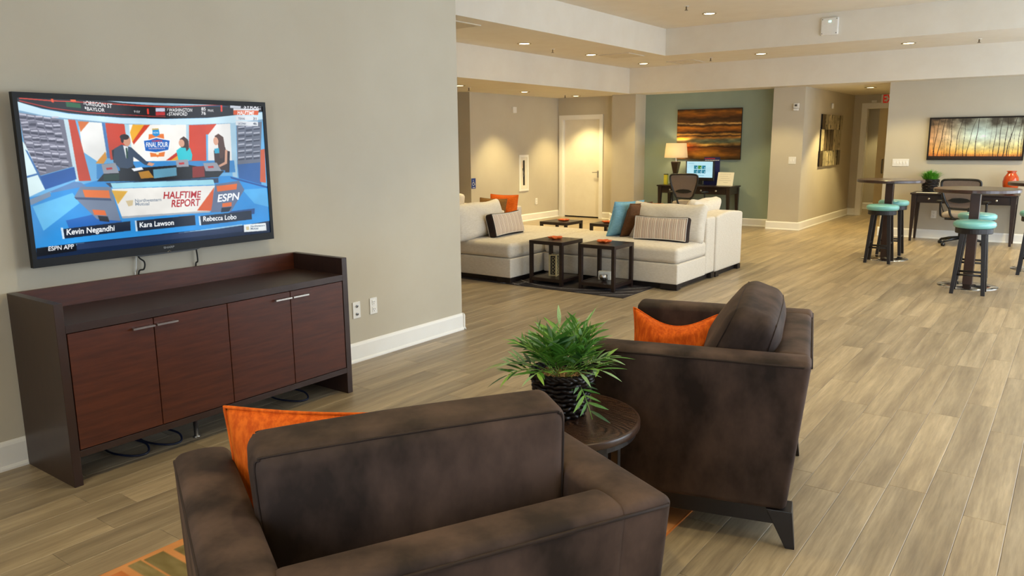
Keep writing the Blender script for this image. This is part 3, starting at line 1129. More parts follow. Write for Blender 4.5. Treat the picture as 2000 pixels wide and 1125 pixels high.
TVT=[
('OREGON ST',(235, 235, 235),(368, 30),(523, 42),(370, 6),0),
('BAYLOR',(235, 235, 235),(373, 60),(477, 66),(375, 40),0),
('2',(220, 220, 220),(356, 24),(366, 25),(358, 10),0),
('1',(220, 220, 220),(362, 52),(370, 53),(363, 38),0),
('9 ET',(220, 220, 220),(657, 65),(695, 67),(658, 53),0),
('WASHINGTON',(235, 235, 235),(887, 54),(1051, 50),(889, 33),0),
('STANFORD',(235, 235, 235),(885, 79),(1014, 76),(887, 58),0),
('7',(220, 220, 220),(874, 50),(883, 49),(875, 36),0),
('4',(220, 220, 220),(871, 78),(880, 78),(872, 65),0),
('85',(240, 240, 240),(1118, 41),(1151, 40),(1120, 20),0),
('76',(240, 240, 240),(1115, 68),(1149, 68),(1117, 47),0),
('FINAL',(225, 225, 225),(1166, 47),(1211, 46),(1168, 32),0),
('SYRAC',(235, 235, 240),(1447, 16),(1588, 20),(1450, -7),0),
('HALFTIME',(245, 245, 245),(1393, 60),(1529, 60),(1395, 35),0.15),
('TEXAS',(80, 90, 110),(1396, 93),(1449, 94),(1397, 80),0),
('31',(40, 50, 70),(1518, 93),(1544, 93),(1519, 77),0),
('UCONN',(80, 90, 110),(1393, 128),(1455, 128),(1394, 115),0),
('46',(40, 50, 70),(1515, 128),(1544, 128),(1516, 112),0),
('HALFTIME',(172, 26, 34),(796, 604),(1064, 612),(800, 560),0.12),
('REPORT',(172, 26, 34),(846, 661),(1054, 665),(850, 615),0.12),
('Northwestern',(130, 142, 155),(607, 614),(781, 617),(609, 594),0),
('Mutual',(130, 142, 155),(607, 635),(698, 638),(609, 615),0),
('ESPN',(240, 244, 248),(1184, 650),(1360, 643),(1188, 601),0.15),
('FINAL FOUR',(245, 245, 245),(713, 276),(860, 275),(716, 246),0),
("WOMEN'S",(220, 60, 40),(753, 244),(823, 242),(754, 233),0),
('NCAA',(235, 240, 245),(770, 192),(803, 191),(771, 182),0),
('INDIANAPOLIS 2016',(240, 200, 200),(730, 289),(838, 288),(731, 281),0),
('Kevin Negandhi',(242, 244, 246),(179, 776),(461, 777),(183, 743),0),
('Kara Lawson',(242, 244, 246),(621, 773),(852, 777),(624, 741),0),
('Rebecca Lobo',(242, 244, 246),(1065, 773),(1323, 778),(1068, 740),0),
('ESPN APP',(230, 232, 236),(69, 858),(211, 859),(72, 833),0),
('Northwestern',(90, 110, 130),(1434, 847),(1554, 850),(1435, 832),0),
('Mutual',(90, 110, 130),(1433, 864),(1497, 866),(1434, 849),0),
]
TVE=[
((204, 146, 116),593,234,24,34),
((38, 28, 26),581,213,29,17),
((38, 28, 26),565,226,10,23),
((214, 160, 132),956,252,20,24),
((214, 160, 132),1208,240,19,27),
]

# ------------------------------------------------------------------ recessed lamps
M_LENS = mat('lamp_lens', (255, 240, 210), 0.4, 0.2, emit=((255, 236, 190), 9.0), noise=(9, (255, 244, 220), (1, 1, 1), .3, .7))
_ring = lathe([(.100, 0), (.104, -.004), (.098, -.009), (.082, -.007), (.076, .0), (.076, .001)], 36, cap=False)
ME_RING = bpy.data.meshes.new('trim_ring')
_ring.to_mesh(ME_RING)
_ring.free()
_lens = lathe([(.0, -.002), (.076, -.002), (.076, .0), (.0, .0)], 36)
ME_LENS = bpy.data.meshes.new('lens')
_lens.to_mesh(ME_LENS)
_lens.free()
SPOTS = {}
M_RINGP = mat('lamp_trim', (168, 150, 112), .4, .4, noise=(9, (156, 138, 100), (1, 1, 1), .3, .7))


def downlight(x, y, z, label, watts=1.0, group='recessed lamps', size=100, blend=.35):
    t = thing('recessed_downlight', label, 'ceiling light', (x, y, z), 0, group)
    obj('trim_ring', ME_RING, M_RINGP, t, smooth=True)
    obj('lens', ME_LENS, M_LENS, t)
    key = (watts, size)
    if key not in SPOTS:
        ld = bpy.data.lights.new('recessed_lamp', 'SPOT')
        ld.energy = SPOT_W * watts
        ld.color = WARM
        ld.spot_size = R(size)
        ld.spot_blend = blend
        ld.shadow_soft_size = 0.07
        SPOTS[key] = ld
    lo = bpy.data.objects.new('recessed_lamp', SPOTS[key])
    COL.objects.link(lo)
    lo.parent = t
    lo.location = (0, 0, -.02)
    return t


downlight(-2.43, 9.5, H2, 'bright recessed lamp in the dropped ceiling strip, nearest of its row')
downlight(-2.43, 11.4, H2, 'bright recessed lamp in the dropped ceiling strip, left of the square vent')
downlight(-2.43, 13.3, H2, 'bright recessed lamp in the dropped ceiling strip, right of the square vent')
downlight(-0.2, 13.13, H2, 'recessed lamp in the dropped ceiling strip above the switch pillar')
downlight(2.0, 13.18, H2, 'recessed lamp in the dropped ceiling strip before the forest picture wall')
downlight(-0.37, 11.3, H1, 'recessed lamp in the raised main ceiling beside a sprinkler')
downlight(-4.12, 10.03, H3, 'recessed lamp in the low nook ceiling, cut off by the television wall', 1.5, size=92, blend=.6)
downlight(-4.27, 12.1, H3, 'recessed lamp in the low nook ceiling above the wall cabinet', 1.5, size=92, blend=.6)
downlight(-4.25, 13.9, H3, 'recessed lamp in the low nook ceiling nearest the white door', 1.5, size=92, blend=.6)
downlight(1.03, 15.5, H3, 'recessed lamp in the low hallway ceiling', 1.7)
downlight(.75, 18.95, H3, 'unseen recessed lamp added to brighten the room beyond the hallway door', .6)  # unseen lamp, added so the door opening does not go dark
for (x, y, z, s) in ((-2.43, 7.6, H2, 'fourth'), (4.2, 13.18, H2, 'far right'), (-4.2, 8.0, H3, 'nearer'),
                     (-0.37, 8.4, H1, 'left second'), (2.0, 11.3, H1, 'middle first'),
                     (2.0, 8.4, H1, 'middle second'), (2.0, 5.5, H1, 'middle third'), (2.0, 2.6, H1, 'middle fourth'),
                     (4.4, 11.3, H1, 'right first'), (4.4, 8.4, H1, 'right second'), (4.4, 5.5, H1, 'right third'), (4.4, 2.6, H1, 'right fourth'),
                     (2.0, -.3, H1, 'middle fifth'), (4.4, -.3, H1, 'right fifth')):
    downlight(x, y, z, 'recessed lamp overhead, %s of its row, outside the picture' % s, .7 if y < 9 else 1.0)


# ------------------------------------------------------------------ sprinklers, vents, devices on the ceiling
M_BRASS = mat('sprinkler_metal', (120, 104, 78), 0.4, 0.5, 0.8, noise=(40, (100, 86, 64), (1, 1, 1), .3, .7))


def sprinkler(x, y, z, label):
    t = thing('sprinkler_head', label, 'sprinkler', (x, y, z), 0, 'ceiling sprinklers')
    obj('escutcheon', lathe([(.0, -.006), (.03, -.005), (.038, 0), (.0, 0)], 20), M_WHITE, t, smooth=True)
    obj('body', lathe([(.009, -.05), (.009, -.006), (.013, -.004), (.013, 0)], 12), M_BRASS, t)
    obj('deflector', lathe([(.0, -.056), (.024, -.055), (.024, -.051), (.0, -.05)], 14), M_BRASS, t)


sprinkler(-2.49, 10.34, H2, 'sprinkler head between two lamps of the dropped ceiling strip')
sprinkler(-0.38, 10.5, H1, 'sprinkler head on the raised main ceiling')
sprinkler(-1.09, 13.18, H2, 'sprinkler head right of the flat ceiling vent')
sprinkler(-4.3, 10.5, H3, 'sprinkler head on the nook ceiling near the television wall edge')
sprinkler(-4.26, 13.5, H3, 'sprinkler head on the nook ceiling beside the lamp by the door')
sprinkler(2.9, 13.3, H2, 'sprinkler head farthest right on the dropped ceiling strip')

M_VENT = mat('vent_paint', (214, 205, 186), 0.6, 0.3, noise=(10, (205, 196, 178), (1, 1, 1), .3, .7))


def vent(x, y, s, label, slats):
    t = thing('ceiling_vent', label, 'vent', (x, y, H2))
    obj('frame', boxes((-s, -s, -.012, -s + .05, s, 0), (s - .05, -s, -.012, s, s, 0), (-s + .05, -s, -.012, s - .05, -s + .05, 0), (-s + .05, s - .05, -.012, s - .05, s, 0)), M_VENT, t)
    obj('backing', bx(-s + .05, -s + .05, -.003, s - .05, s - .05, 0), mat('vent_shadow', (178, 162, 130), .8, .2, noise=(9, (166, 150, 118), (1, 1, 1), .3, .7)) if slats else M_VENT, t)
    for k in range(slats):
        yy = -s + .08 + k * (2 * s - .16) / max(1, slats - 1)
        bm = bmesh.new()
        prism(bm, [(yy - .03, -.004), (yy - .027, -.004), (yy + .03, -.018), (yy + .027, -.018)], 'x', -s + .05, s - .05)
        obj('slat', bm, M_VENT, t)


vent(-2.08, 11.80, .28, 'square louvred air vent in the dropped ceiling strip', 6)
vent(-1.69, 13.5, .26, 'flat pale ceiling panel vent near the inner corner', 0)
vent(-2.05, 7.45, .25, 'pale ceiling vent cut off by the television wall edge', 5)

t = thing('access_point', 'white square wireless unit with green light on the ceiling step', 'wireless unit', (1.075, 12.35, 3.26))
obj('housing', rbox(.25, .05, .25, .02, 2, 3, c=(0, -.025, 0)), M_WHITE, t, smooth=True)
obj('indicator_light', bx(-.012, -.054, .058, .022, -.049, .076, .002), mat('green_indicator', (120, 255, 220), .4, .3, emit=((120, 255, 225), 6), noise=(9, (150, 255, 230), (1, 1, 1), .3, .7)), t)
for sx in (-.10, .10):
    for sz in (-.1, .1):
        obj('screw', bx(sx - .006, -.053, sz - .006, sx + .006, -.049, sz + .006), M_GREYMETAL, t)


# ------------------------------------------------------------------ wall plates and wall devices
def facing(side):
    # rotation so that local -y looks along the wall's outward normal
    return {'-y': 0.0, '+x': R(90)}[side]


def plate(name, label, loc, side, w, h, kind, n=1, group=None):
    t = thing(name, label, 'switch' if kind == 'switch' else 'outlet', loc, facing(side), group)
    obj('plate', bx(-w / 2, -.008, -h / 2, w / 2, 0, h / 2, .003), M_WHITE, t)
    if kind == 'switch':
        for k in range(n):
            xx = (k - (n - 1) / 2) * .046
            tg = obj('toggle', bx(xx - .012, -.011, -.028, xx + .012, -.008, .028, .001), M_TRIM, t)
            obj('lever', bx(xx - .005, -.020, -.008, xx + .005, -.010, .006, .001), M_WHITE, tg)
    elif kind == 'outlet':
        for zz in (-.028, .028):
            so = obj('socket', rbox(.034, .006, .04, .003, 1, 2, c=(0, -.009, zz)), M_TRIM, t)
            obj('slot', boxes((-.009, -.0125, zz - .002, -.006, -.012, zz + .011)), M_DARK, so)
            obj('slot', boxes((.006, -.0125, zz - .002, .009, -.012, zz + .009)), M_DARK, so)
            obj('slot', boxes((-.003, -.0125, zz - .013, .003, -.012, zz - .008)), M_DARK, so)
    else:
        for zz in (-.03, .03):
            s_ = obj('jack', lathe([(.0, 0), (.010, 0), (.010, .008), (.004, .010), (.0, .010)], 12), M_GREYMETAL, t, (0, -.008, zz), (R(90), 0, 0))
            obj('slot', bx(-.003, -.003, .010, .003, .003, .012), M_DARK, s_)
    return t


plate('cable_outlet', 'white cable jack plate beside the sideboard, left of the power outlet', (0, 3.857, .397), '+x', .075, .125, 'jack')
plate('power_outlet', 'white double power outlet on the television wall right of the jack plate', (0, 4.03, .40), '+x', .075, .125, 'outlet')
plate('power_outlet', 'white outlet low on the nook wall right of the recessed cabinet', (-5.0, 13.54, .393), '+x', .085, .13, 'outlet')
plate('light_switch', 'white two gang switch plate on the pillar beside the teal wall', (.045, YP, 1.262), '-y', .13, .125, 'switch', 2)
plate('light_switch', 'white wide five gang switch plate left of the forest picture', (1.83, YW, 1.238), '-y', .25, .12, 'switch', 5)
plate('power_outlet', 'white outlet on the wall under the right desk', (2.39, YW, .40), '-y', .08, .125, 'outlet')

t = thing('alarm_strobe', 'small white alarm device high on the pillar by the hallway', 'alarm', (.066, YP, 2.2))
obj('base', bx(-.048, -.03, -.02, .048, 0, .064, .006), M_WHITE, t)
obj('sounder', bx(-.042, -.04, -.064, .042, 0, -.026, .006), M_WHITE, t)
obj('strobe', bx(-.02, -.045, .01, .02, -.029, .045, .004), M_GREYMETAL, t)
t = thing('wall_sensor', 'small white sensor box high on the nook wall', 'sensor', (-5.0, 12.75, 2.26), facing('+x'))
obj('housing', bx(-.06, -.04, -.06, .06, 0, .06, .008), M_WHITE, t)
obj('lens', bx(-.03, -.046, -.03, .03, -.039, .005, .004), M_TRIM, t)
t = thing('wall_sensor', 'tiny white sensor above the wooden slat artwork in the hallway', 'sensor', (.21, 16.19, 2.27), facing('+x'))
obj('housing', bx(-.035, -.03, -.05, .035, 0, .05, .006), M_WHITE, t)
obj('lens', bx(-.02, -.034, -.02, .02, -.029, .02, .003), M_TRIM, t)

t = thing('extinguisher_cabinet', 'white recessed wall cabinet with narrow dark window on the nook wall', 'cabinet', (-5.0, 13.085, 1.0), facing('+x'))
obj('frame', boxes((-.165, -.015, -.365, -.115, 0, .37), (.115, -.015, -.365, .165, 0, .37), (-.115, -.015, -.365, .115, 0, -.315), (-.115, -.015, .32, .115, 0, .37)), M_TRIM, t)
dr = obj('door', boxes((-.11, -.010, -.31, -.035, 0, .315), (.035, -.010, -.31, .11, 0, .315), (-.035, -.010, -.31, .035, 0, -.25), (-.035, -.010, .26, .035, 0, .315)), M_DOOR, t)
obj('window', bx(-.035, -.004, -.25, .035, 0, .26), M_DARK, dr)
obj('notice', bx(-.075, -.0115, .10, -.040, -.0102, .24), mat('printed_notice', (226, 214, 196), .6, .3, noise=(60, (190, 120, 100), (1, 1, 4), .5, .7)), dr)
obj('latch', tb(smooth_path([(-.05, -.012, .10), (-.045, -.03, .02), (-.02, -.028, -.02), (-.03, -.012, -.08)], 5), .009), M_GREYMETAL, dr, smooth=True)

t = thing('access_sign', 'small blue wall sign with white wheelchair symbol', 'sign', (-5.0, 11.44, .865), facing('+x'))
obj('panel', bx(-.062, -.006, -.097, .062, 0, .097, .002), mat('sign_blue', (34, 62, 140), .4, .4, noise=(12, (30, 56, 130), (1, 1, 1), .3, .7)), t)
bm = bmesh.new()
tube(bm, [(-.012 + .030 * math.cos(a), -.007, -.01 + .030 * math.sin(a)) for a in [R(110 + 25 * k) for k in range(10)]], .004, 6)
tube(bm, [(-.01, -.007, .042), (-.008, -.007, .004), (.022, -.007, .004), (.036, -.007, -.032)], .0045, 6)
tube(bm, [(-.009, -.007, .024), (.016, -.007, .022)], .0035, 6)
tube(bm, [(-.013, -.007, .052), (-.0125, -.007, .064)], .009, 8)
obj('symbol', bm, M_WHITE, t, kind='stuff')
obj('lettering_strip', bx(-.035, -.0075, -.082, .035, -.006, -.072), M_WHITE, t)

t = thing('exit_sign', 'white exit sign with red letters above the hallway door', 'sign', (.93, YH, 2.462))
obj('housing', bx(-.19, -.04, -.105, .19, 0, .085, .006), M_WHITE, t)
me = text_mesh('EXIT', 0.02, align='CENTER')
lt = obj('lettering', me, mat('exit_red', (214, 40, 24), .5, .3, emit=((220, 40, 20), .12), noise=(9, (200, 34, 20), (1, 1, 1), .3, .7)), t, (0, -.042, -.088), (R(90), 0, 0), kind='stuff')
lt.scale = (.155, .235, 1)

# ------------------------------------------------------------------ television
TVW, TVH = 1.444, .862
tv = thing('television', 'large black flat television on the wall showing a sports studio', 'television', (0, 2.379, 1.451), R(90))
obj('body', rbox(TVW - .02, .045, TVH - .02, .015, 1, 3, c=(0, -.052, 0)), M_BLACK, tv, smooth=True)
x0, x1, z0, z1 = -.7005, .7005, -.388, .404
bm = boxes((-TVW / 2, -.092, -TVH / 2, x0, -.060, TVH / 2), (x1, -.092, -TVH / 2, TVW / 2, -.060, TVH / 2),
           (x0, -.092, -TVH / 2, x1, -.060, z0), (x0, -.092, z1, x1, -.060, TVH / 2))
obj('bezel', bm, mat('gloss_black', (12, 12, 13), .45, .25, noise=(20, (18, 18, 19), (1, 1, 1), .3, .7)), tv)
obj('wall_bracket', bx(-.3, -.030, -.2, .3, 0, .2, .004), M_MATTE, tv)
bm = bmesh.new()
prism(bm, [(-.2, -.431), (.2, -.431), (.17, -.440), (-.17, -.440)], 'y', -.09, -.05)
obj('lower_lip', bm, M_BLACK, tv)
me = text_mesh('SHARP', .01, align='CENTER')
lg = obj('maker_lettering', me, M_GREYMETAL, tv, (0, -.0926, -.4105), (R(90), 0, 0), kind='stuff')
lg.scale = (.022, .017, 1)
obj('indicator', tb([(-.010, -.0925, -.431), (0, -.0925, -.425), (.010, -.0925, -.431)], .0016, 6), M_CHROME, tv)
pic = Paint(1280, 720, (90, 160, 215))
k = .8
for c, p in TVP:
    pic.poly([(a * k, b * k) for a, b in p], c)
sh = fbm(1280, 720, 6, 4, 77, 4)
pic.a *= (.86 + .26 * sh)[..., None]
for _ in range(2):
    pic.a[1:-1, 1:-1] = (pic.a[1:-1, 1:-1] * 2 + pic.a[:-2, 1:-1] + pic.a[2:, 1:-1] + pic.a[1:-1, :-2] + pic.a[1:-1, 2:]) / 6
for c, a, b, rx, ry in TVE:
    pic.ell(a * k, b * k, rx * k, ry * k, c)
for s, c, a, b, u, sl in TVT:
    pic.text(s, c, a, b, u, sl, k, .02)
pic.shrink(2)
obj('screen', pic.mesh('screen', x1 - x0, z1 - z0), paint_mat('screen_picture', .12, SCREEN * 1.08, .15), tv, (0, -.086, (z0 + z1) / 2))
for yy, bend in ((2.235, .03), (2.585, .004)):
    t = obj('power_cord', tb(smooth_path([(yy - 2.379, -.03, -.34), (yy - 2.379 - bend * .3, -.032, -.44), (yy - 2.379 + bend * .8, -.03, -.48), (yy - 2.379 + bend * .6, -.03, -.52), (yy - 2.379 - bend * .2, -.012, -.545), (yy - 2.379, -.010, -.72)], 8), .0045), M_MATTE, tv, smooth=True)
    if bend > .01:
        obj('white_wire', tb(smooth_path([(yy - 2.389, -.02, -.34), (yy - 2.397, -.022, -.47), (yy - 2.403, -.02, -.52), (yy - 2.403, -.01, -.545), (yy - 2.403, -.008, -.72)], 6), .003), M_WHITE, t, smooth=True)

# ------------------------------------------------------------------ sideboard
M_MAHO = mat('red_brown_veneer', (86, 41, 22), 0.38, 0.4, noise=(5, (64, 29, 16), (1, 1.2, 11), .3, .7), bump=(40, 0.08, (1, 1, 12)))
M_MAHO_SIDE = mat('dark_brown_veneer', (54, 35, 27), 0.36, 0.45, noise=(5, (45, 28, 22), (1, 8, 1.4), .3, .7))
Y0, Y1, XF, XK = 1.548, 3.326, .522, .02
sb = thing('sideboard', 'dark brown wooden sideboard with four doors under the television', 'sideboard', ((XF + XK) / 2, (Y0 + Y1) / 2, 0), R(90))
# local x = world y, local -y = world +x
hw, hd_ = (Y1 - Y0) / 2, (XF - XK) / 2
obj('side_panel', bx(-hw, -hd_, 0, -hw + .042, hd_, .903, .002), M_MAHO_SIDE, sb)
obj('side_panel', bx(hw - .042, -hd_, 0, hw, hd_, .903, .002), M_MAHO_SIDE, sb)
obj('back_panel', bx(-hw + .042, hd_ - .022, .13, hw - .042, hd_, .903, .001), M_MAHO, sb)
obj('top', bx(-hw + .042, -hd_, .757, hw - .042, hd_ - .022, .796, .001), M_MAHO_SIDE, sb)
obj('bottom_rail', bx(-hw + .042, -hd_, .142, hw - .042, hd_ - .022, .176, .001), M_MAHO_SIDE, sb)
obj('carcass', bx(-hw + .042, -hd_ + .03, .177, hw - .042, hd_ - .024, .756), M_MATTE, sb)
dx = [-hw + .045, -.4215, .0065, .4345, hw - .045]
for i in range(4):
    a, b = dx[i] + .0022, dx[i + 1] - .0022
    d = obj('door', bx(a, -hd_ + .001, .180, b, -hd_ + .022, .753, .0015), M_MAHO, sb)
    if i % 2 == 0:
        h0, h1 = b - .118, b - .003
    else:
        h0, h1 = a + .003, a + .118
    obj('handle', boxes((h0, -hd_ - .026, .714, h1, -hd_ - .010, .723), (h0 + .008, -hd_ - .012, .715, h0 + .018, -hd_ + .001, .722), (h1 - .018, -hd_ - .012, .715, h1 - .008, -hd_ + .001, .722)), M_CHROME, d, kind='stuff')
obj('support_foot', lathe([(.022, 0), (.022, .006), (.013, .01), (.013, .142)], 16), M_CHROME, sb, (2.27 - (Y0 + Y1) / 2, -.12, 0), smooth=True)
M_CABLE = mat('blue_black_cable', (28, 34, 58), .45, .4, noise=(9, (22, 26, 44), (1, 1, 1), .3, .7))
for cx, cy, lab in ((.33, 1.93, 'loop of dark cable on the floor under the sideboard, left loop'), (.33, 2.12, 'loop of dark cable on the floor under the sideboard, middle loop'), (.33, 3.0, 'loop of dark cable on the floor under the sideboard, right loop')):
    tag(obj('cable_loop', tb(smooth_path([(cx - .25, cy - .06, .02), (cx - .08, cy - .07, .008), (cx + .06, cy - .02, .008), (cx + .07, cy + .05, .008), (cx, cy + .08, .03), (cx - .12, cy + .05, .05), (cx - .25, cy + .05, .10)], 8), .006), M_CABLE, smooth=True), lab, 'cable')

# ------------------------------------------------------------------ velvet armchairs
M_VELVET = mat('brown_velvet', (38, 28, 24), 0.72, 0.25, noise=(4.2, (86, 68, 60), (1, 1, .6), .38, .68), sheen=0.45, bump=(420, 0.05, (1, 1, 1)))
M_VELVET_D = mat('brown_velvet_welt', (40, 30, 26), 0.72, 0.25, noise=(9, (48, 36, 31), (1, 1, 1), .4, .66), sheen=0.4)
M_ORANGE = mat('orange_weave', (222, 104, 26), 0.8, 0.2, noise=(70, (190, 76, 14), (1, 1, .25), .38, .62), bump=(180, 0.5, (1, 1, .3)), sheen=0.2)
CW, CD, CH = 1.06, .87, .787
AW = .152
ZB = .155


def rake(p):
    x, y, z = p
    t_ = max(0.0, min(1.0, (CH - z) / (CH - ZB)))
    return (x * (1 - .03 * t_), y + .065 * t_ * max(0, (CD / 2 - y)) / CD, z)


def dome(p, top, cx, half, amt):
    x, y, z = p
    if z > top - .06:
        z -= amt * ((x - cx) / half) ** 2 * (z - top + .06) / .06
    return (x, y, z)


def armchair(label, loc, rotz, cush):
    t = thing('armchair', label, 'armchair', loc, rotz, 'brown velvet armchairs')
    hh = CH - ZB
    for s in (-1, 1):
        cx = s * (CW / 2 - AW / 2)
        bm = rbox(AW, CD, hh, .026, 5, 4, lambda p: rake(dome(p, CH, cx, AW / 2, .012)), (cx, 0, CH - hh / 2))
        obj('arm', bm, M_VELVET, t, smooth=True)
        wl = [(s * (CW / 2 - .003), y, CH - .026) for y in (.405, .2, 0, -.2, -.405)]
        fr = [(s * (CW / 2 - .006), CD / 2 - .003, z) for z in (.24, .4, .55, .68, .73)]
        obj('piping', tb([rake(p) for p in fr + [(s * (CW / 2 - .004), CD / 2 - .012, CH - .028)] + wl + [(s * (CW / 2 - .02), -CD / 2 + .002, CH - .026)]], .005, 6), M_VELVET_D, t, smooth=True)
    wi = CW - 2 * AW
    bm = rbox(wi + .05, .145, hh - .01, .03, 6, 4, lambda p: rake((p[0], p[1], p[2] - .006 + .008 * (1 - ((p[1] + CD / 2 - .073) / .0725) ** 2))), (0, -CD / 2 + .073, CH - hh / 2))
    obj('back', bm, M_VELVET, t, smooth=True)
    obj('piping', tb([rake((x_, -CD / 2 - .001, CH - .028)) for x_ in (-CW / 2 + .02, -.3, 0, .3, CW / 2 - .02)], .005, 6), M_VELVET_D, t, smooth=True)
    obj('seat_deck', rbox(wi + .01, .74, .17, .02, 3, 3, c=(0, .055, .245)), M_VELVET, t, smooth=True)
    bm = rbox(wi - .006, .74, .155, .045, 8, 4, lambda p: (p[0], p[1], p[2] + (.02 * (1 - (p[0] / .37) ** 2) * (1 - ((p[1] - .09) / .37) ** 2) if p[2] > .4 else 0)), (0, .09, .41))
    obj('seat_cushion', bm, M_VELVET, t, smooth=True)
    loc_, rot_, th, rr_, crown, bul = cush
    W_, H_ = .775, .50

    def puff(p):
        x, y, z = p
        u, v = x / (W_ / 2), z / (H_ / 2)
        q = max(0, 1 - u * u) * max(0, 1 - v * v)
        y += (bul if y > 0 else -bul) * q
        if z > 0:
            z += crown * (1 - u * u) * v
        y += .006 * math.sin(5 * u + 3 * v) * q
        y *= 1 - .16 * max(0, v)
        return (x * (1 + .02 * v), y, z)
    bc = obj('back_cushion', rbox(W_, th, H_, rr_, 10, 5, puff), M_VELVET, t, loc_, rot_, smooth=True)
    for sy in (-1, 1):
        k_ = rr_ * .29
        pts = [(-W_ / 2 + k_, -.2), (-W_ / 2 + k_, 0), (-W_ / 2 + k_, H_ / 2 - rr_), (-W_ / 2 + rr_ * .6, H_ / 2 - rr_ * .42), (-W_ / 2 + rr_ * 1.1, H_ / 2 - k_)]
        pts = pts + [(-.1, H_ / 2 - k_), (.1, H_ / 2 - k_)] + [(-a_, b_) for a_, b_ in pts[::-1]]
        obj('seam', tb(smooth_path([puff((a_, sy * (th / 2 - k_), b_)) for a_, b_ in pts], 4), .0032, 6), M_VELVET_D, bc, smooth=True)
    bm = bmesh.new()
    for (a, b, c, d) in ((-.50, -.355, .50, -.315), (-.50, .36, .50, .40), (-.50, -.315, -.46, .36), (.46, -.315, .50, .36)):
        box(bm, a, b, .092, c, d, .162)
    obj('base_rail', bm, M_BLACKWOOD, t)
    for sx in (-1, 1):
        for sy, yb, yt in ((-1, -.395, -.345), (1, .395, .375)):
            bm = bmesh.new()
            frustum(bm, sx * .502, yb, 0, .032, .036, sx * .46, yt, .158, .11, .10, .003)
            obj('leg', bm, M_BLACKWOOD, t)
    return t


ch1 = armchair('brown velvet armchair nearest the viewer, seen from behind', (2.947, 1.347, 0), R(63.5), ((.012, -.03, .700), (R(5), R(-1.5), R(-8)), .19, .045, .006, .022))
ch2 = armchair('brown velvet armchair turned side on, beyond the round table', (2.974, 3.352, 0), R(105), ((0, -.135, .685), (R(19), 0, 0), .24, .075, .02, .045))


def on(parent_thing, o, loc, rot):
    from mathutils import Euler
    base = Matrix.Translation(parent_thing.location) @ Euler((0, 0, parent_thing.rotation_euler[2])).to_matrix().to_4x4()
    m = base @ Matrix.Translation(loc) @ Euler(rot).to_matrix().to_4x4()
    o.location = m.to_translation()
    o.rotation_euler = m.to_euler()
    return o


def cushion(name, label, w, h, th, material, pinch=.06, seed=0, welt=None, group='loose pillows', sag=0.0):
    t = thing(name, label, 'pillow', group=group)
    obj('cover', pillow(w, h, th, 22, pinch, .006, seed, sag), material, t, smooth=True)
    obj('edge_seam', tb(pillow_edge(w, h, pinch, 40, sag), .005, 6, True), welt or material, t, smooth=True)
    return t


o = cushion('throw_pillow', 'bright orange woven pillow sitting in the nearest brown armchair', .50, .48, .17, M_ORANGE, .05, 1)
on(ch1, o, (-.165, .235, .685), (R(10), R(2.5), R(-27)))
o = cushion('throw_pillow', 'bright orange woven pillow against the far arm of the side-on armchair', .43, .40, .20, M_ORANGE, .10, 2, sag=.06)
on(ch2, o, (.235, .215, .580), (R(-18), R(3), R(-80)))

# ------------------------------------------------------------------ orange rug under the armchairs
RW, RL = 1.63, 2.5
pt = Paint(220, 330, (200, 136, 82))
nz = fbm(220, 330, 10, 14, 3)
pt.a += ((nz - .5) * 46)[..., None]
rr = np.random.RandomState(5)
cols = [(122, 108, 70), (170, 140, 96), (214, 176, 112), (190, 112, 62), (206, 146, 88), (140, 124, 84)]
yy = 2
while yy < 326:
    hgt = rr.randint(7, 17)
    xx = 3 + rr.randint(0, 6)
    while xx < 214:
        ln = rr.randint(40, 110)
        if rr.rand() < .8 or xx < 10:
            c = np.array(cols[rr.randint(len(cols))], float)
            e = min(214, xx + ln)
            pt.a[yy:yy + hgt - 1, xx:e] = c + ((fbm(e - xx, hgt - 1, 6, 2, rr.randint(999)) - .5) * 40)[..., None][:pt.a[yy:yy + hgt - 1, xx:e].shape[0]]
        xx += ln + rr.randint(2, 14)
    yy += hgt + rr.randint(0, 4)
rg = thing('area_rug', 'orange rug with olive and tan bars under the armchairs', 'rug', (1.41 + RW / 2, 1.0 + RL / 2, 0))
obj('backing', bx(-RW / 2, -RL / 2, 0, RW / 2, RL / 2, .007), mat('rug_edge_orange', (208, 128, 64), .9, .1, noise=(40, (190, 110, 54), (1, 1, 1), .3, .7)), rg)
obj('pile', pt.mesh('pile', RW - .01, RL - .01), paint_mat('rug_pile_orange', .95, 0, .1), rg, (0, 0, .0085), (R(-90), 0, 0))

# ------------------------------------------------------------------ round end table
M_TABLE = bpy.data.materials.new('dark_oak_top')
M_TABLE.use_nodes = True
nt = M_TABLE.node_tree
b_ = nt.nodes['Principled BSDF']
tc_ = nt.nodes.new('ShaderNodeTexCoord')
mp_ = nt.nodes.new('ShaderNodeMapping')
mp_.inputs['Location'].default_value = (-.12, .10, 0)
mp_.inputs['Scale'].default_value = (1.0, 2.6, 1)
wv = nt.nodes.new('ShaderNodeTexWave')
wv.wave_type = 'RINGS'
wv.rings_direction = 'Z'
wv.inputs['Scale'].default_value = 9
wv.inputs['Distortion'].default_value = 7
wv.inputs['Detail'].default_value = 3
wv.inputs['Detail Scale'].default_value = 1.6
rp_ = nt.nodes.new('ShaderNodeValToRGB')
rp_.color_ramp.elements[0].color = lin((32, 21, 17))
rp_.color_ramp.elements[1].color = lin((84, 60, 47))
nt.links.new(tc_.outputs['Object'], mp_.inputs['Vector'])
nt.links.new(mp_.outputs['Vector'], wv.inputs['Vector'])
nt.links.new(wv.outputs['Fac'], rp_.inputs['Fac'])
nt.links.new(rp_.outputs['Color'], b_.inputs['Base Color'])
b_.inputs['Roughness'].default_value = .26
et = thing('end_table', 'round dark wood end table between the brown armchairs', 'table', (2.746, 2.396, .0085))
TR = .310
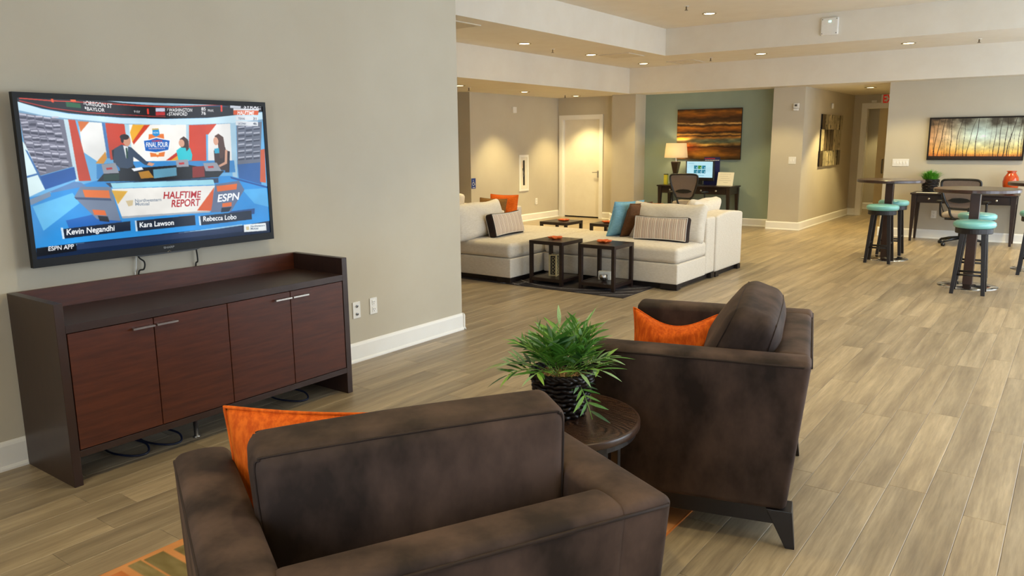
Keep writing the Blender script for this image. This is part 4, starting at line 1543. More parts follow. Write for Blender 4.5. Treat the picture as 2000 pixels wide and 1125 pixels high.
obj('top', lathe([(.0, .543), (TR - .012, .543), (TR - .012, .5714), (0, .5714)], 64), M_TABLE, et)
obj('edge_band', lathe([(TR - .0118, .543), (TR - .003, .543), (TR, .546), (TR, .568), (TR - .003, .5714), (TR - .0118, .5714)], 64, cap=False), mat('table_edge', (70, 50, 40), .3, .5, noise=(12, (58, 41, 33), (1, 1, 1), .3, .7)), et, smooth=True)
obj('rim', lathe([(TR - .03, .519), (TR - .014, .519), (TR - .014, .5432), (TR - .03, .5432)], 48, cap=False), M_BLACKWOOD, et)
for k in range(4):
    a = R(-24 + 90 * k)
    bm = bmesh.new()
    box(bm, -.022, -.008, 0, .022, .008, .542, .002)
    lg = obj('leg', bm, M_BLACKWOOD, et, (math.cos(a) * .277, math.sin(a) * .277, 0), (0, 0, a + R(90)))
obj('lower_ring', lathe([(.265, .075), (.277, .075), (.277, .10), (.265, .10), (.265, .075)], 48, cap=False), M_BLACKWOOD, et)

# ------------------------------------------------------------------ potted palm in a wicker pot
M_WICKER = mat('dark_wicker', (34, 24, 21), 0.38, 0.4, noise=(30, (24, 17, 15), (1, 1, 1), .35, .7))
PX, PY, PZ = 2.743, 2.420, .5805
pp = thing('potted_palm', 'green parlour palm in a dark wicker pot on the round table', 'potted plant', (PX, PY, PZ))


def rad(z):
    return .078 + .041 * (z / .17)


NS = 9
for i in range(NS):
    z = .012 + i * .0185
    pts = []
    n_ = 84
    for k_ in range(n_):
        a = 2 * math.pi * k_ / n_
        r_ = rad(z) + .0065 * math.sin(13 * a + (i % 2) * math.pi)
        pts.append((r_ * math.cos(a), r_ * math.sin(a), z + .003 * math.cos(13 * a + i)))
    bm = bmesh.new()
    tube(bm, pts, .0092, 6, True)
    obj('wicker_strand', bm, M_WICKER, pp, smooth=True)
for ph_ in (0, 1):
    pts = [(rad(.172) * math.cos(a) * (1 + .02 * math.sin(16 * a + ph_ * 3.14)), rad(.172) * math.sin(a) * (1 + .02 * math.sin(16 * a + ph_ * 3.14)), 0.172 + .006 * math.cos(16 * a + ph_ * 3.14)) for a in [2 * math.pi * q / 90 for q in range(90)]]
    obj('rim_braid', tb(pts, .008, 6, True), M_WICKER, pp, smooth=True)
obj('liner', lathe([(.0, .0), (.072, .0), (.112, .165), (.106, .165), (.10, .14), (0, .142)], 32), M_MATTE, pp)
bm = lathe([(.0, .156), (.04, .158), (.08, .154), (.102, .148), (.0, .14)], 28)
obj('soil', bm, mat('coir_mulch', (128, 100, 66), .95, .1, noise=(60, (70, 52, 36), (1, 1, 1), .35, .65), bump=(120, .6, (1, 1, 1))), pp)
bm = bmesh.new()
rs = random.Random(9)
for k_ in range(170):
    a, r_ = rs.uniform(0, 6.28), .10 * math.sqrt(rs.random())
    p = Vector((r_ * math.cos(a), r_ * math.sin(a), .157))
    d = Vector((rs.uniform(-1, 1), rs.uniform(-1, 1), rs.uniform(-.1, .35))).normalized() * rs.uniform(.012, .028)
    q = p + d * .5 + Vector((0, 0, .006))
    tube(bm, [p, q, p + d], .0009, 3)
obj('straw', bm, mat('straw', (196, 168, 120), .8, .2, noise=(30, (160, 130, 86), (1, 1, 1), .3, .7)), pp, kind='stuff')
GREENS = [mat('palm_green', (84, 138, 50), .42, .4, noise=(20, (62, 114, 40), (1, 1, 1), .3, .7)),
          mat('palm_light_green', (140, 182, 84), .42, .4, noise=(20, (108, 156, 62), (1, 1, 1), .3, .7)),
          mat('palm_blue_green', (150, 184, 140), .38, .45, noise=(20, (112, 154, 104), (1, 1, 1), .3, .7)),
          mat('palm_deep_green', (44, 88, 36), .42, .4, noise=(20, (34, 72, 30), (1, 1, 1), .3, .7))]
LEAF = []
for gm in GREENS:
    bm = bmesh.new()
    prof = [(0, .10), (.15, .62), (.4, 1.0), (.7, .70), (.9, .28), (1.0, .03)]
    rows_ = []
    for tt, wd in prof:
        zc = -.16 * tt * tt
        rows_.append([bm.verts.new((tt, -wd * .08, zc + .012 * wd)), bm.verts.new((tt, 0, zc)), bm.verts.new((tt, wd * .08, zc + .012 * wd))])
    for r0, r1 in zip(rows_[:-1], rows_[1:]):
        bm.faces.new((r0[0], r1[0], r1[1], r0[1]))
        bm.faces.new((r0[1], r1[1], r1[2], r0[2]))
    me = bpy.data.meshes.new('leaflet')
    bm.to_mesh(me)
    bm.free()
    me.materials.append(gm)
    me.polygons.foreach_set('use_smooth', [True] * len(me.polygons))
    LEAF.append(me)
rs = random.Random(21)
NF = 21
for i in range(NF):
    if i < 9:
        az = 2 * math.pi * i / 9 + rs.uniform(-.3, .3)
        el, ln = rs.uniform(.45, .8), rs.uniform(.19, .24)
    elif i < 20:
        az = 2 * math.pi * i / 11 + rs.uniform(-.3, .3)
        el, ln = rs.uniform(.85, 1.3), rs.uniform(.18, .24)
    else:
        az, el, ln = R(-20), .45, .17
    base = Vector((.03 * math.cos(az), .03 * math.sin(az), .155))
    d = Vector((math.cos(az) * math.cos(el), math.sin(az) * math.cos(el), math.sin(el)))
    pts = []
    droop = rs.uniform(.35, .6) if i < 20 else 1.3
    for k_ in range(9):
        s_ = k_ / 8
        pts.append(base + d * ln * s_ + Vector((0, 0, -droop * ln * s_ * s_ * math.cos(el))))
    fr = obj('frond', tb(pts, .0018, 5), GREENS[1], pp, smooth=True)
    nl = 13
    for j in range(nl if i < 20 else 11):
        s_ = .38 + .62 * (j // 2) / (nl // 2)
        f = s_ * 8
        i0 = min(7, int(f))
        p = pts[i0].lerp(pts[i0 + 1], f - i0)
        tan = (pts[i0 + 1] - pts[i0]).normalized()
        side = tan.cross(Vector((0, 0, 1)))
        if side.length < .05:
            side = Vector((1, 0, 0))
        side.normalize()
        upv = side.cross(tan).normalized()
        sg = 1 if j % 2 else -1
        if j == nl - 1:
            dr = tan
        else:
            dr = (tan * rs.uniform(.55, .9) + side * sg * rs.uniform(.8, 1.1) + upv * rs.uniform(.05, .5)).normalized()
        L_ = rs.uniform(.085, .125) * (1.0 - .30 * abs(s_ - .65)) * (1 if i < 20 else .8)
        xax = dr
        zax = (upv - dr * upv.dot(dr)).normalized()
        yax = zax.cross(xax)
        lf = obj('leaflet', LEAF[rs.choice([0, 0, 0, 1, 1, 2, 2, 3])], None, fr)
        lf.matrix_local = Matrix(((xax.x * L_, yax.x * L_, zax.x * L_, p.x), (xax.y * L_, yax.y * L_, zax.y * L_, p.y), (xax.z * L_, yax.z * L_, zax.z * L_, p.z), (0, 0, 0, 1)))

# the many small inner leaflets that cannot be told apart
bm = bmesh.new()
rs = random.Random(33)
for i in range(16):
    az = 2 * math.pi * i / 16 + rs.uniform(-.3, .3)
    el, ln = rs.uniform(.7, 1.35), rs.uniform(.13, .22)
    base = Vector((.025 * math.cos(az), .025 * math.sin(az), .155))
    d = Vector((math.cos(az) * math.cos(el), math.sin(az) * math.cos(el), math.sin(el)))
    for j in range(15):
        s_ = .35 + .65 * (j // 2) / 7
        p = base + d * ln * s_ + Vector((0, 0, -.3 * ln * s_ * s_ * math.cos(el)))
        side = d.cross(Vector((0, 0, 1))).normalized()
        upv = side.cross(d).normalized()
        dr = (d * rs.uniform(.6, 1.0) + side * (1 if j % 2 else -1) * rs.uniform(.6, 1.0) + upv * rs.uniform(-.1, .4)).normalized()
        yax = dr.cross(upv).normalized()
        L_ = rs.uniform(.07, .105)
        v0 = bm.verts.new(p)
        v1 = bm.verts.new(p + dr * L_ * .4 + yax * L_ * .075)
        v2 = bm.verts.new(p + dr * L_ + Vector((0, 0, -.15 * L_)))
        v3 = bm.verts.new(p + dr * L_ * .4 - yax * L_ * .075)
        v4 = bm.verts.new(p + dr * L_ * .42 - upv * L_ * .02)
        bm.faces.new((v0, v1, v4))
        bm.faces.new((v1, v2, v4))
        bm.faces.new((v2, v3, v4))
        bm.faces.new((v3, v0, v4))
obj('leaflet', bm, GREENS[0], pp, kind='stuff')

# ------------------------------------------------------------------ pale sofas in the middle of the room
M_LINEN = mat('pale_linen', (222, 213, 198), 0.85, 0.2, noise=(26, (205, 194, 176), (1, 1, 9), .4, .68), bump=(160, .25, (1, 1, 6)), sheen=.15)
M_FOOT = mat('sofa_foot', (34, 24, 20), .5, .4, noise=(9, (28, 20, 17), (1, 1, 1), .3, .7))
RUGZ = .008


def sstep(a, b, x):
    x = max(0.0, min(1.0, (x - a) / (b - a)))
    return x * x * (3 - 2 * x)


def sofa(name, label, base, bases, seat, back, seat_fn=None, crown=.0, feet=(), z0=0.0):
    """base/back: (x0,y0,x1,y1) in the room; seat likewise"""
    cx, cy = (base[0] + base[2]) / 2, (base[1] + base[3]) / 2
    t = thing(name, label, 'sofa', (cx, cy, z0), 0, 'pale modular sofas')

    def rel(b):
        return b[0] - cx, b[1] - cy, b[2] - cx, b[3] - cy
    x0, y0, x1, y1 = rel(base)
    for b in bases:
        p0, q0, p1, q1 = rel(b)
        obj('base', rbox(p1 - p0, q1 - q0, .225, .014, 4, 2, c=((p0 + p1) / 2, (q0 + q1) / 2, .1725)), M_LINEN, t, smooth=True)
    obj('plinth', bx(x0 + .05, y0 + .05, .0, x1 - .05, y1 - .05, .06), M_FOOT, t)
    for fx, fy in feet:
        obj('foot', bx(fx - cx - .10, fy - cy - .05, 0, fx - cx + .10, fy - cy + .05, .0605, .003), M_FOOT, t)
    a, b, c, d = rel(seat)
    mx, my, hx, hy = (a + c) / 2, (b + d) / 2, (c - a) / 2, (d - b) / 2

    def fn(p):
        x, y, z = p
        if z > .37:
            z += .018 * max(0, 1 - ((x - mx) / hx) ** 4) * max(0, 1 - ((y - my) / hy) ** 4)
        if seat_fn:
            x, y, z = seat_fn(x + cx, y + cy, z)
            x, y = x - cx, y - cy
        return (x, y, z)
    obj('seat_cushion', rbox(c - a, d - b, .172, .05, 14, 4, fn, (mx, my, .374)), M_LINEN, t, smooth=True)
    a, b, c, d = rel(back)
    mx, my, hx, hy = (a + c) / 2, (b + d) / 2, (c - a) / 2, (d - b) / 2
    obj('back', rbox(c - a, d - b, .67, .025, 8, 3, lambda p: (p[0], p[1], p[2] + (crown * (1 - ((p[1] - my) / hy) ** 2) if p[2] > .6 else 0)), (mx, my, .397)), M_LINEN, t, smooth=True)
    return t


def big_cushion(t, w, h, th, loc, rot, seed):
    rs_ = random.Random(seed)

    def f(p):
        x, y, z = p
        u, v = x / (w / 2), z / (h / 2)
        q = max(0, 1 - abs(u) ** 2.5) * max(0, 1 - abs(v) ** 2.5)
        y *= .35 + .75 * q ** .5
        z += .02 * u * u * v + .007 * math.sin(6 * u + seed)
        x *= 1 + .02 * abs(v)
        y += .005 * math.sin(8 * u + 5 * v + seed) * q
        return (x, y, z)
    return on(t, obj('back_cushion', rbox(w, th, h, .05, 12, 4, f), M_LINEN, None, smooth=True), loc, rot)


sA = sofa('modular_sofa', 'pale linen sofa behind the two front side tables, low back on its far side', (-.93, 7.76, .83, 8.82), [(-.93, 7.76, .83, 8.556), (-.93, 8.558, -.345, 8.82)], (-.93, 7.76, .83, 8.57), (-.34, 8.56, .83, 8.82),
          lambda x, y, z: (x, y + .28 * sstep(-.25, -.42, x) * sstep(8.0, 8.5, y), z), feet=((.73, 7.81), (.735, 8.77), (-.8, 7.82)), z0=RUGZ)
sB = sofa('modular_sofa', 'pale linen chaise sofa beside the television wall edge with striped pillow', (-2.1, 7.10, -.95, 8.97), [(-1.836, 7.10, -.95, 8.97), (-2.1, 8.21, -1.838, 8.97)], (-1.86, 7.10, -.95, 8.97), (-2.1, 7.10, -1.84, 8.2),
          lambda x, y, z: (x - .24 * sstep(8.05, 8.25, y) * sstep(-1.5, -1.8, x), y, z), feet=((-1.06, 7.16), (-1.06, 8.9)), z0=RUGZ)
sM = sofa('modular_sofa', 'pale linen sofa section with plain high side panel toward the bar tables', (-.40, 8.84, .84, 9.70), [(-.40, 8.84, .576, 9.70)], (-.40, 8.84, .58, 9.70), (.58, 8.84, .84, 9.70), crown=.035, feet=((.74, 8.90), (.74, 9.64)))
sD = sofa('modular_sofa', 'pale linen sofa section mostly hidden behind the television wall edge', (-3.9, 7.95, -2.13, 9.0), [(-3.9, 7.95, -2.13, 8.746)], (-3.9, 7.95, -2.13, 8.75), (-3.9, 8.75, -2.13, 9.0), feet=((-2.25, 8.02), (-2.25, 8.93)))


def local(t, x, y):
    return x - t.location[0], y - t.location[1]


for t, w, x, y, z, tilt, rz, sd in ((sA, .92, .37, 8.47, .665, R(14), 0, 1), (sB, .95, -1.70, 7.44, .672, R(18), R(90), 2), (sM, .84, .44, 9.27, .69, R(20), R(-90), 3), (sD, .85, -3.38, 8.64, .665, R(10), 0, 4)):
    lx, ly = local(t, x, y)
    c = big_cushion(t, w, .43, .23, (0, 0, 0), (0, 0, 0), sd)
    c.parent = t
    c.location = (lx, ly, z)
    c.rotation_euler = (-tilt, 0, rz)

# ------------------------------------------------------------------ pillows on the sofas
def stripe_mat():
    m = bpy.data.materials.new('striped_cotton')
    m.use_nodes = True
    nt = m.node_tree
    b = nt.nodes['Principled BSDF']
    b.inputs['Roughness'].default_value = .85
    tc = nt.nodes.new('ShaderNodeTexCoord')
    sp = nt.nodes.new('ShaderNodeSeparateXYZ')
    mu = nt.nodes.new('ShaderNodeMath')
    mu.operation = 'MULTIPLY'
    mu.inputs[1].default_value = 11.5
    fr = nt.nodes.new('ShaderNodeMath')
    fr.operation = 'FRACT'
    rp = nt.nodes.new('ShaderNodeValToRGB')
    rp.color_ramp.interpolation = 'CONSTANT'
    el = rp.color_ramp.elements
    data = [(0, (214, 196, 176)), (.22, (150, 120, 100)), (.27, (226, 214, 196)), (.45, (196, 168, 150)), (.62, (228, 216, 198)), (.68, (96, 74, 62)), (.73, (216, 198, 178)), (.92, (170, 142, 122))]
    el[0].position, el[0].color = data[0][0], lin(data[0][1])
    el[1].position, el[1].color = data[-1][0], lin(data[-1][1])
    for p, c in data[1:-1]:
        e = el.new(p)
        e.color = lin(c)
    nt.links.new(tc.outputs['Object'], sp.inputs[0])
    nt.links.new(sp.outputs['X'], mu.inputs[0])
    nt.links.new(mu.outputs[0], fr.inputs[0])
    nt.links.new(fr.outputs[0], rp.inputs['Fac'])
    nt.links.new(rp.outputs['Color'], b.inputs['Base Color'])
    return m


M_STRIPE = stripe_mat()
M_CHOC = mat('chocolate_cotton', (52, 40, 35), .85, .2, noise=(60, (44, 34, 30), (1, 1, 1), .3, .7))
M_PIPE = mat('pale_piping', (220, 214, 204), .8, .2, noise=(60, (206, 200, 190), (1, 1, 1), .3, .7))


def lumbar(label, loc, rot):
    w, h, th = .66, .27, .13
    t = thing('lumbar_pillow', label, 'pillow', loc, 0, 'striped lumbar pillows')
    t.rotation_euler = rot

    def f(p):
        x, y, z = p
        u, v = x / (w / 2), z / (h / 2)
        y *= .75 + .45 * max(0, 1 - u ** 4) * max(0, 1 - v ** 4)
        z *= 1 + .10 * u * u
        x *= 1 + .02 * v * v
        return (x, y, z)
    obj('boxing', rbox(w, th, h, .03, 10, 3, f), M_CHOC, t, smooth=True)
    for s in (-1, 1):
        bm = bmesh.new()
        n_ = 16
        g = {}
        for i in range(n_ + 1):
            for j in range(n_ + 1):
                x, z = (i / n_ - .5) * (w - .03), (j / n_ - .5) * (h - .03)
                p = f((x, s * th / 2, z))
                g[i, j] = bm.verts.new((p[0], p[1] + s * .0015, p[2]))
        for i in range(n_):
            for j in range(n_):
                q = [g[i, j], g[i + 1, j], g[i + 1, j + 1], g[i, j + 1]]
                bm.faces.new(q if s < 0 else q[::-1])
        obj('front_panel' if s < 0 else 'back_panel', bm, M_STRIPE, t, smooth=True)
        pts = []
        hw_, hh_ = w / 2 - .014, h / 2 - .014
        for a0, b0, a1, b1 in ((-1, -1, 1, -1), (1, -1, 1, 1), (1, 1, -1, 1), (-1, 1, -1, -1)):
            for k_ in range(10):
                q = k_ / 10
                p = f((hw_ * (a0 + (a1 - a0) * q), s * th / 2, hh_ * (b0 + (b1 - b0) * q)))
                pts.append((p[0], p[1] + s * .002, p[2]))
        obj('piping', tb(pts, .005, 6, True), M_PIPE, t, smooth=True)
    return t


lumbar('striped lumbar pillow on the sofa behind the front side tables', (.40, 8.25, .615), (R(-12), 0, R(3)))
lumbar('striped lumbar pillow on the chaise beside the television wall', (-1.48, 7.72, .622), (R(-14), 0, R(94)))
M_BLUE = mat('sky_blue_cotton', (134, 180, 196), .8, .2, noise=(30, (116, 164, 182), (1, 1, 3), .35, .65), bump=(120, .2, (1, 1, 1)))
M_BROWNP = mat('brown_cotton', (112, 76, 48), .8, .2, noise=(30, (96, 64, 40), (1, 1, 3), .35, .65), bump=(120, .2, (1, 1, 1)))
M_TAN = mat('tan_cotton', (140, 102, 58), .8, .2, noise=(30, (124, 90, 50), (1, 1, 3), .35, .65), bump=(120, .2, (1, 1, 1)))
M_ORANGE2 = mat('orange_cotton', (226, 108, 30), .8, .2, noise=(30, (206, 92, 22), (1, 1, 3), .35, .65), bump=(120, .2, (1, 1, 1)))
for lab, m_, w, h, th, loc, rot, sd in (
        ('sky blue pillow leaning beside the striped pillow sofa back', M_BLUE, .46, .46, .17, (-.17, 8.42, .695), (R(20), 0, R(68)), 5),
        ('brown pillow between the sky blue pillow and the pale back cushion', M_BROWNP, .44, .44, .15, (-.045, 8.47, .685), (R(20), 0, R(80)), 6),
        ('orange pillow with tall corners behind the tan pillow', M_ORANGE2, .46, .45, .16, (-2.19, 8.63, .685), (R(-8), 0, R(4)), 7),
        ('tan pillow in front of the orange pillow behind the chaise cushion', M_TAN, .50, .42, .15, (-2.27, 8.47, .655), (R(-10), 0, R(-4)), 8),
        ('peach pillow barely showing above the sofa back cushion', mat('peach_cotton', (222, 160, 118), .8, .2, noise=(30, (210, 148, 106), (1, 1, 3), .35, .65)), .38, .38, .14, (-.20, 9.2, .645), (R(-8), 0, R(-20)), 9)):
    o = cushion('throw_pillow', lab, w, h, th, m_, .05, sd)
    o.location = loc
    o.rotation_euler = rot

# ------------------------------------------------------------------ dark rug under the sofas
GX0, GX1, GY0, GY1 = -2.08, .53, 7.08, 8.80
pt = Paint(380, 224, (64, 60, 62))
pt.a += ((fbm(380, 224, 20, 12, 8) - .5) * 26)[..., None]
Yg, Xg = np.mgrid[0:224, 0:380]
for r0, cx_, cy_, wd in ((150, 240, 60, 1.2), (172, 240, 60, .9), (196, 246, 50, 1.1), (118, 60, 190, 1.0), (90, 60, 190, .8)):
    d_ = np.abs(np.hypot(Xg - cx_, Yg - cy_) - r0)
    pt.a = np.where((d_ < wd)[..., None], (150, 148, 150), pt.a)
rg = thing('area_rug', 'charcoal rug with thin pale curves under the pale sofas', 'rug', ((GX0 + GX1) / 2, (GY0 + GY1) / 2, 0))
obj('backing', bx(-(GX1 - GX0) / 2, -(GY1 - GY0) / 2, 0, (GX1 - GX0) / 2, (GY1 - GY0) / 2, .006), mat('rug_edge_grey', (58, 54, 56), .95, .1, noise=(40, (48, 45, 47), (1, 1, 1), .3, .7)), rg)
obj('pile', pt.mesh('pile', GX1 - GX0 - .01, GY1 - GY0 - .01), paint_mat('rug_pile_grey', .95, 0, .1), rg, (0, 0, .0072), (R(-90), 0, 0))

# ------------------------------------------------------------------ small square side tables
def side_table(label, x0, y0, z0):
    s, h = .45, .505
    t = thing('side_table', label, 'table', (x0 + s / 2, y0 + s / 2, z0), 0, 'small dark side tables')
    q = s / 2
    obj('top', bx(-q, -q, h - .04, q, q, h, .002), M_ESP, t)
    for sx in (-1, 1):
        for sy in (-1, 1):
            obj('leg', bx(sx * (q - .02) - .019, sy * (q - .02) - .019, 0, sx * (q - .02) + .019, sy * (q - .02) + .019, h - .04, .001), M_ESP, t)
    obj('shelf', bx(-q + .039, -q + .039, .055, q - .039, q - .039, .078, .001), M_ESP, t)
    for sx, sy in ((0, -1), (0, 1), (1, 0), (-1, 0)):
        if sx == 0:
            obj('rail', bx(-q + .039, sy * (q - .014) - .010, .04, q - .039, sy * (q - .014) + .010, .079, .001), M_ESP, t)
        else:
            obj('rail', bx(sx * (q - .014) - .010, -q + .039, .04, sx * (q - .014) + .010, q - .039, .079, .001), M_ESP, t)
    return t


side_table('small dark side table holding a tall ornament box, left of the front pair', -.785, 7.245, RUGZ)
side_table('small dark side table holding a silver candle holder, right of the front pair', -.135, 7.275, RUGZ)
side_table('small dark side table behind the sofas, left of the back pair', -1.93, 9.15, RUGZ * 0)
side_table('small dark side table behind the sofas, right of the back pair beside the blue pillow', -1.19, 9.30, 0)
M_DISH = mat('orange_glaze', (232, 112, 40), .3, .5, noise=(20, (214, 92, 28), (1, 1, 1), .3, .7))


def dish(label, x, y, z, rz):
    t = thing('star_dish', label, 'dish', (x, y, z), rz, 'orange star dishes')
    bm = bmesh.new()
    n_ = 60

    def ring(r_, z_):
        return [bm.verts.new((r_ * (1 + .28 * math.cos(5 * a)) * math.cos(a), r_ * (1 + .28 * math.cos(5 * a)) * math.sin(a), z_)) for a in [2 * math.pi * k_ / n_ for k_ in range(n_)]]
    rings = [ring(.03, 0), ring(.06, .006), ring(.075, .026), ring(.07, .027), ring(.055, .012), ring(.01, .009)]
    for a, b in zip(rings[:-1], rings[1:]):
        for i in range(n_):
            bm.faces.new((a[i], a[(i + 1) % n_], b[(i + 1) % n_], b[i]))
    bm.faces.new(rings[0][::-1])
    bm.faces.new(rings[-1])
    obj('bowl', bm, M_DISH, t, smooth=True)
    obj('foot_ring', lathe([(.022, -.0), (.03, -.0), (.03, .004), (.022, .004)], 20), M_DISH, t)


zt_ = .5055
dish('orange star-shaped dish on the front left side table', -.585, 7.50, zt_ + RUGZ, 0)
dish('orange star-shaped dish on the front right side table', .045, 7.52, zt_ + RUGZ, .4)
dish('orange star-shaped dish on the back left side table', -1.66, 9.37, zt_, .2)
dish('orange star-shaped dish on the back right side table', -.99, 9.46, zt_, .7)

t = thing('ornament_box', 'tall ivory box with dark filigree panel on the side table shelf', 'ornament', (-.575, 7.46, .0785 + RUGZ), R(8))
M_IVORY = mat('ivory_frame', (208, 192, 146), .5, .4, noise=(30, (186, 168, 120), (1, 1, 1), .3, .7))
s_, h_ = .042, .25
for sx in (-1, 1):
    for sy in (-1, 1):
        obj('post', bx(sx * s_ - .009, sy * s_ - .009, .0, sx * s_ + .009, sy * s_ + .009, h_), M_IVORY, t)
obj('base', bx(-s_ + .009, -s_ + .009, 0, s_ - .009, s_ - .009, .016), M_IVORY, t)
obj('cap', bx(-s_ + .009, -s_ + .009, h_ - .014, s_ - .009, s_ - .009, h_), M_IVORY, t)
obj('panel', bx(-s_ + .004, -s_ + .004, .0165, s_ - .004, s_ - .004, h_ - .0145), M_MATTE, t)
for side in range(4):
    a = side * R(90)
    for k_ in range(5):
        zz = .045 + k_ * .04
        pts = [(.016 * math.cos(q) * (1 + .3 * math.cos(3 * q)), -s_ + .002, zz + .017 * math.sin(q)) for q in [2 * math.pi * i / 18 for i in range(18)]]
        obj('filigree', tb(pts, .0025, 5, True), M_IVORY, t, (0, 0, 0), (0, 0, a), smooth=True)

t = thing('candle_holder', 'crumpled silver candle holder with pale block on the side table shelf', 'candle holder', (.08, 7.47, .0785 + RUGZ), R(20))
bm = bmesh.new()
bmesh.ops.create_icosphere(bm, subdivisions=2, radius=.05)
rs = random.Random(2)
for v in bm.verts:
    v.co *= rs.uniform(.8, 1.12)
    v.co.z = v.co.z * 1.05 + .05
    v.co.z = max(0, v.co.z)
    if v.co.z > .085:
        v.co.z = .085 - (v.co.z - .085)
obj('holder', bm, mat('crumpled_silver', (206, 204, 200), .16, .5, 1.0, noise=(30, (180, 178, 174), (1, 1, 1), .3, .7)), t, (0, -.03, 0))
obj('block', bx(-.075, .04, 0, .075, .10, .10, .008), mat('frosted_block', (222, 218, 204), .4, .4, noise=(40, (200, 194, 176), (1, 1, 1), .3, .7)), t)

# ------------------------------------------------------------------ writing desks
def desk(label, x0, x1, y0, y1):
    h = .775
    cx, cy = (x0 + x1) / 2, (y0 + y1) / 2
    t = thing('writing_desk', label, 'desk', (cx, cy, 0), 0, 'dark writing desks')
    hx, hy = (x1 - x0) / 2, (y1 - y0) / 2
    obj('top', bx(-hx, -hy, h - .025, hx, hy, h, .003), M_ESP, t)
    obj('apron', bx(-hx + .03, -hy + .045, h - .155, hx - .03, hy - .03, h - .0255), M_ESP, t)
    for a, b, ks in ((-hx + .10, -.285, (0,)), (-.28, .28, (-.17, .17)), (.285, hx - .10, (0,))):
        d = obj('drawer', bx(a, -hy + .030, h - .145, b, -hy + .046, h - .032, .002), M_ESP, t)
        for kx in ks:
            obj('knob', lathe([(.0, 0), (.008, 0), (.007, .012), (.017, .018), (.017, .026), (.010, .032), (0, .033)], 16), M_CHROME, d, ((a + b) / 2 + kx, -hy + .030, h - .088), (R(90), 0, 0), smooth=True)
    for sx in (-1, 1):
        for sy in (-1, 1):
            bm = bmesh.new()
            frustum(bm, sx * (hx - .045), sy * (hy - .04), 0, .032, .032, sx * (hx - .055), sy * (hy - .05), h - .026, .075, .065, .002)
            obj('leg', bm, M_ESP, t)
    return t


DK = .7755
desk('dark wooden writing desk with lamp and computer by the teal wall', -2.47, -.97, 14.06, 14.61)
desk('dark wooden writing desk under the forest picture', 2.10, 3.56, 13.79, 14.29)

# ------------------------------------------------------------------ mesh office chairs
M_MESH = mat('grey_mesh', (136, 120, 110), .8, .2, alpha=.86, noise=(300, (104, 92, 85), (1, 1, 1), .4, .6))
M_SEAT = mat('seat_fabric_glare', (176, 164, 152), .85, .2, noise=(120, (150, 140, 130), (1, 1, 1), .35, .65))  # the grey-white glare on the seat is put into this base colour


def office_chair(label, loc, rotz):
    t = thing('office_chair', label, 'chair', loc, rotz, 'mesh office chairs')

    def P(x, z):      # the back leans a little away from the seat
        return (x, -.25 - .10 * (z - .5), z)
    loop = [(-.14, .585), (-.20, .70), (-.245, .84), (-.262, .95), (-.245, 1.0), (-.18, 1.018), (0, 1.022), (.18, 1.018), (.245, 1.0), (.262, .95), (.245, .84), (.20, .70), (.14, .585), (0, .578)]
    pts = smooth_path([P(*q) for q in loop + loop[:1]], 4)[:-1]
    obj('back_frame', tb(pts, .017, 8, True), M_BLACK, t, smooth=True)
    bm = bmesh.new()
    vs_ = [bm.verts.new(p) for p in pts]
    f = bm.faces.new(vs_)
    r_ = bmesh.ops.extrude_face_region(bm, geom=[f])
    for v in r_['geom']:
        if isinstance(v, bmesh.types.BMVert):
            v.co.y += .006
    bmesh.ops.triangulate(bm, faces=bm.faces)
    obj('back_mesh', bm, M_MESH, t)
    lum = [(-.16, .70), (-.10, .735), (0, .745), (.10, .735), (.16, .70), (.08, .675), (0, .668), (-.08, .675)]
    bm = bmesh.new()
    prism(bm, lum, 'y', -.302, -.288)
    obj('lumbar_support', bm, M_BLACK, t)
    for s in (-1, 1):
        obj('back_strut', tb(smooth_path([P(s * .13, .60), (s * .12, -.25, .50), (s * .08, -.18, .42), (s * .04, -.05, .40)], 5), .017), M_BLACK, t, smooth=True)
        ar = obj('arm_post', tb(smooth_path([(s * .20, .02, .42), (s * .29, .02, .44), (s * .31, .02, .52), (s * .31, .0, .66)], 5), .016), M_BLACK, t, smooth=True)
        obj('arm_pad', rbox(.085, .25, .03, .014, 2, 3, c=(s * .31, .02, .675)), M_BLACK, t, smooth=True)
    obj('seat', rbox(.49, .47, .085, .04, 6, 4, lambda p: (p[0], p[1], p[2] - (.02 * max(0, (p[1] - .18)) / .1))), M_SEAT, t, (0, .02, .475), smooth=True)
    obj('seat_pan', bx(-.2, -.2, .40, .2, .22, .432, .01), M_BLACK, t)
    obj('gas_column', lathe([(.028, .09), (.028, .25), (.020, .252), (.020, .40)], 16), M_BLACK, t, smooth=True)
    for k_ in range(5):
        a = R(18 + 72 * k_)
        c_, s_ = math.cos(a), math.sin(a)
        bm = bmesh.new()
        tube(bm, [(c_ * .02, s_ * .02, .115), (c_ * .16, s_ * .16, .10), (c_ * .29, s_ * .29, .072)], .02, 8, radii=[.03, .024, .017])
        lg = obj('base_leg', bm, M_BLACK, t, smooth=True)
        for q in (-.014, .014):
            w_ = obj('caster', lathe([(.0, -.008), (.024, -.008), (.027, -.004), (.027, .004), (.024, .008), (.0, .008)], 16), M_BLACK, lg, (c_ * .30 - s_ * q, s_ * .30 + c_ * q, .0275), (R(90), 0, a + R(0)), smooth=True)
        obj('caster_fork', bx(-.008, -.006, .03, .008, .006, .075), M_BLACK, lg, (c_ * .30, s_ * .30, 0), (0, 0, a))
    return t


office_chair('black mesh office chair pulled up to the computer desk', (-1.66, 13.74, 0), R(6))
office_chair('black mesh office chair with grey glare painted on its seat at the desk under the forest picture', (2.87, 13.62, 0), R(-4))

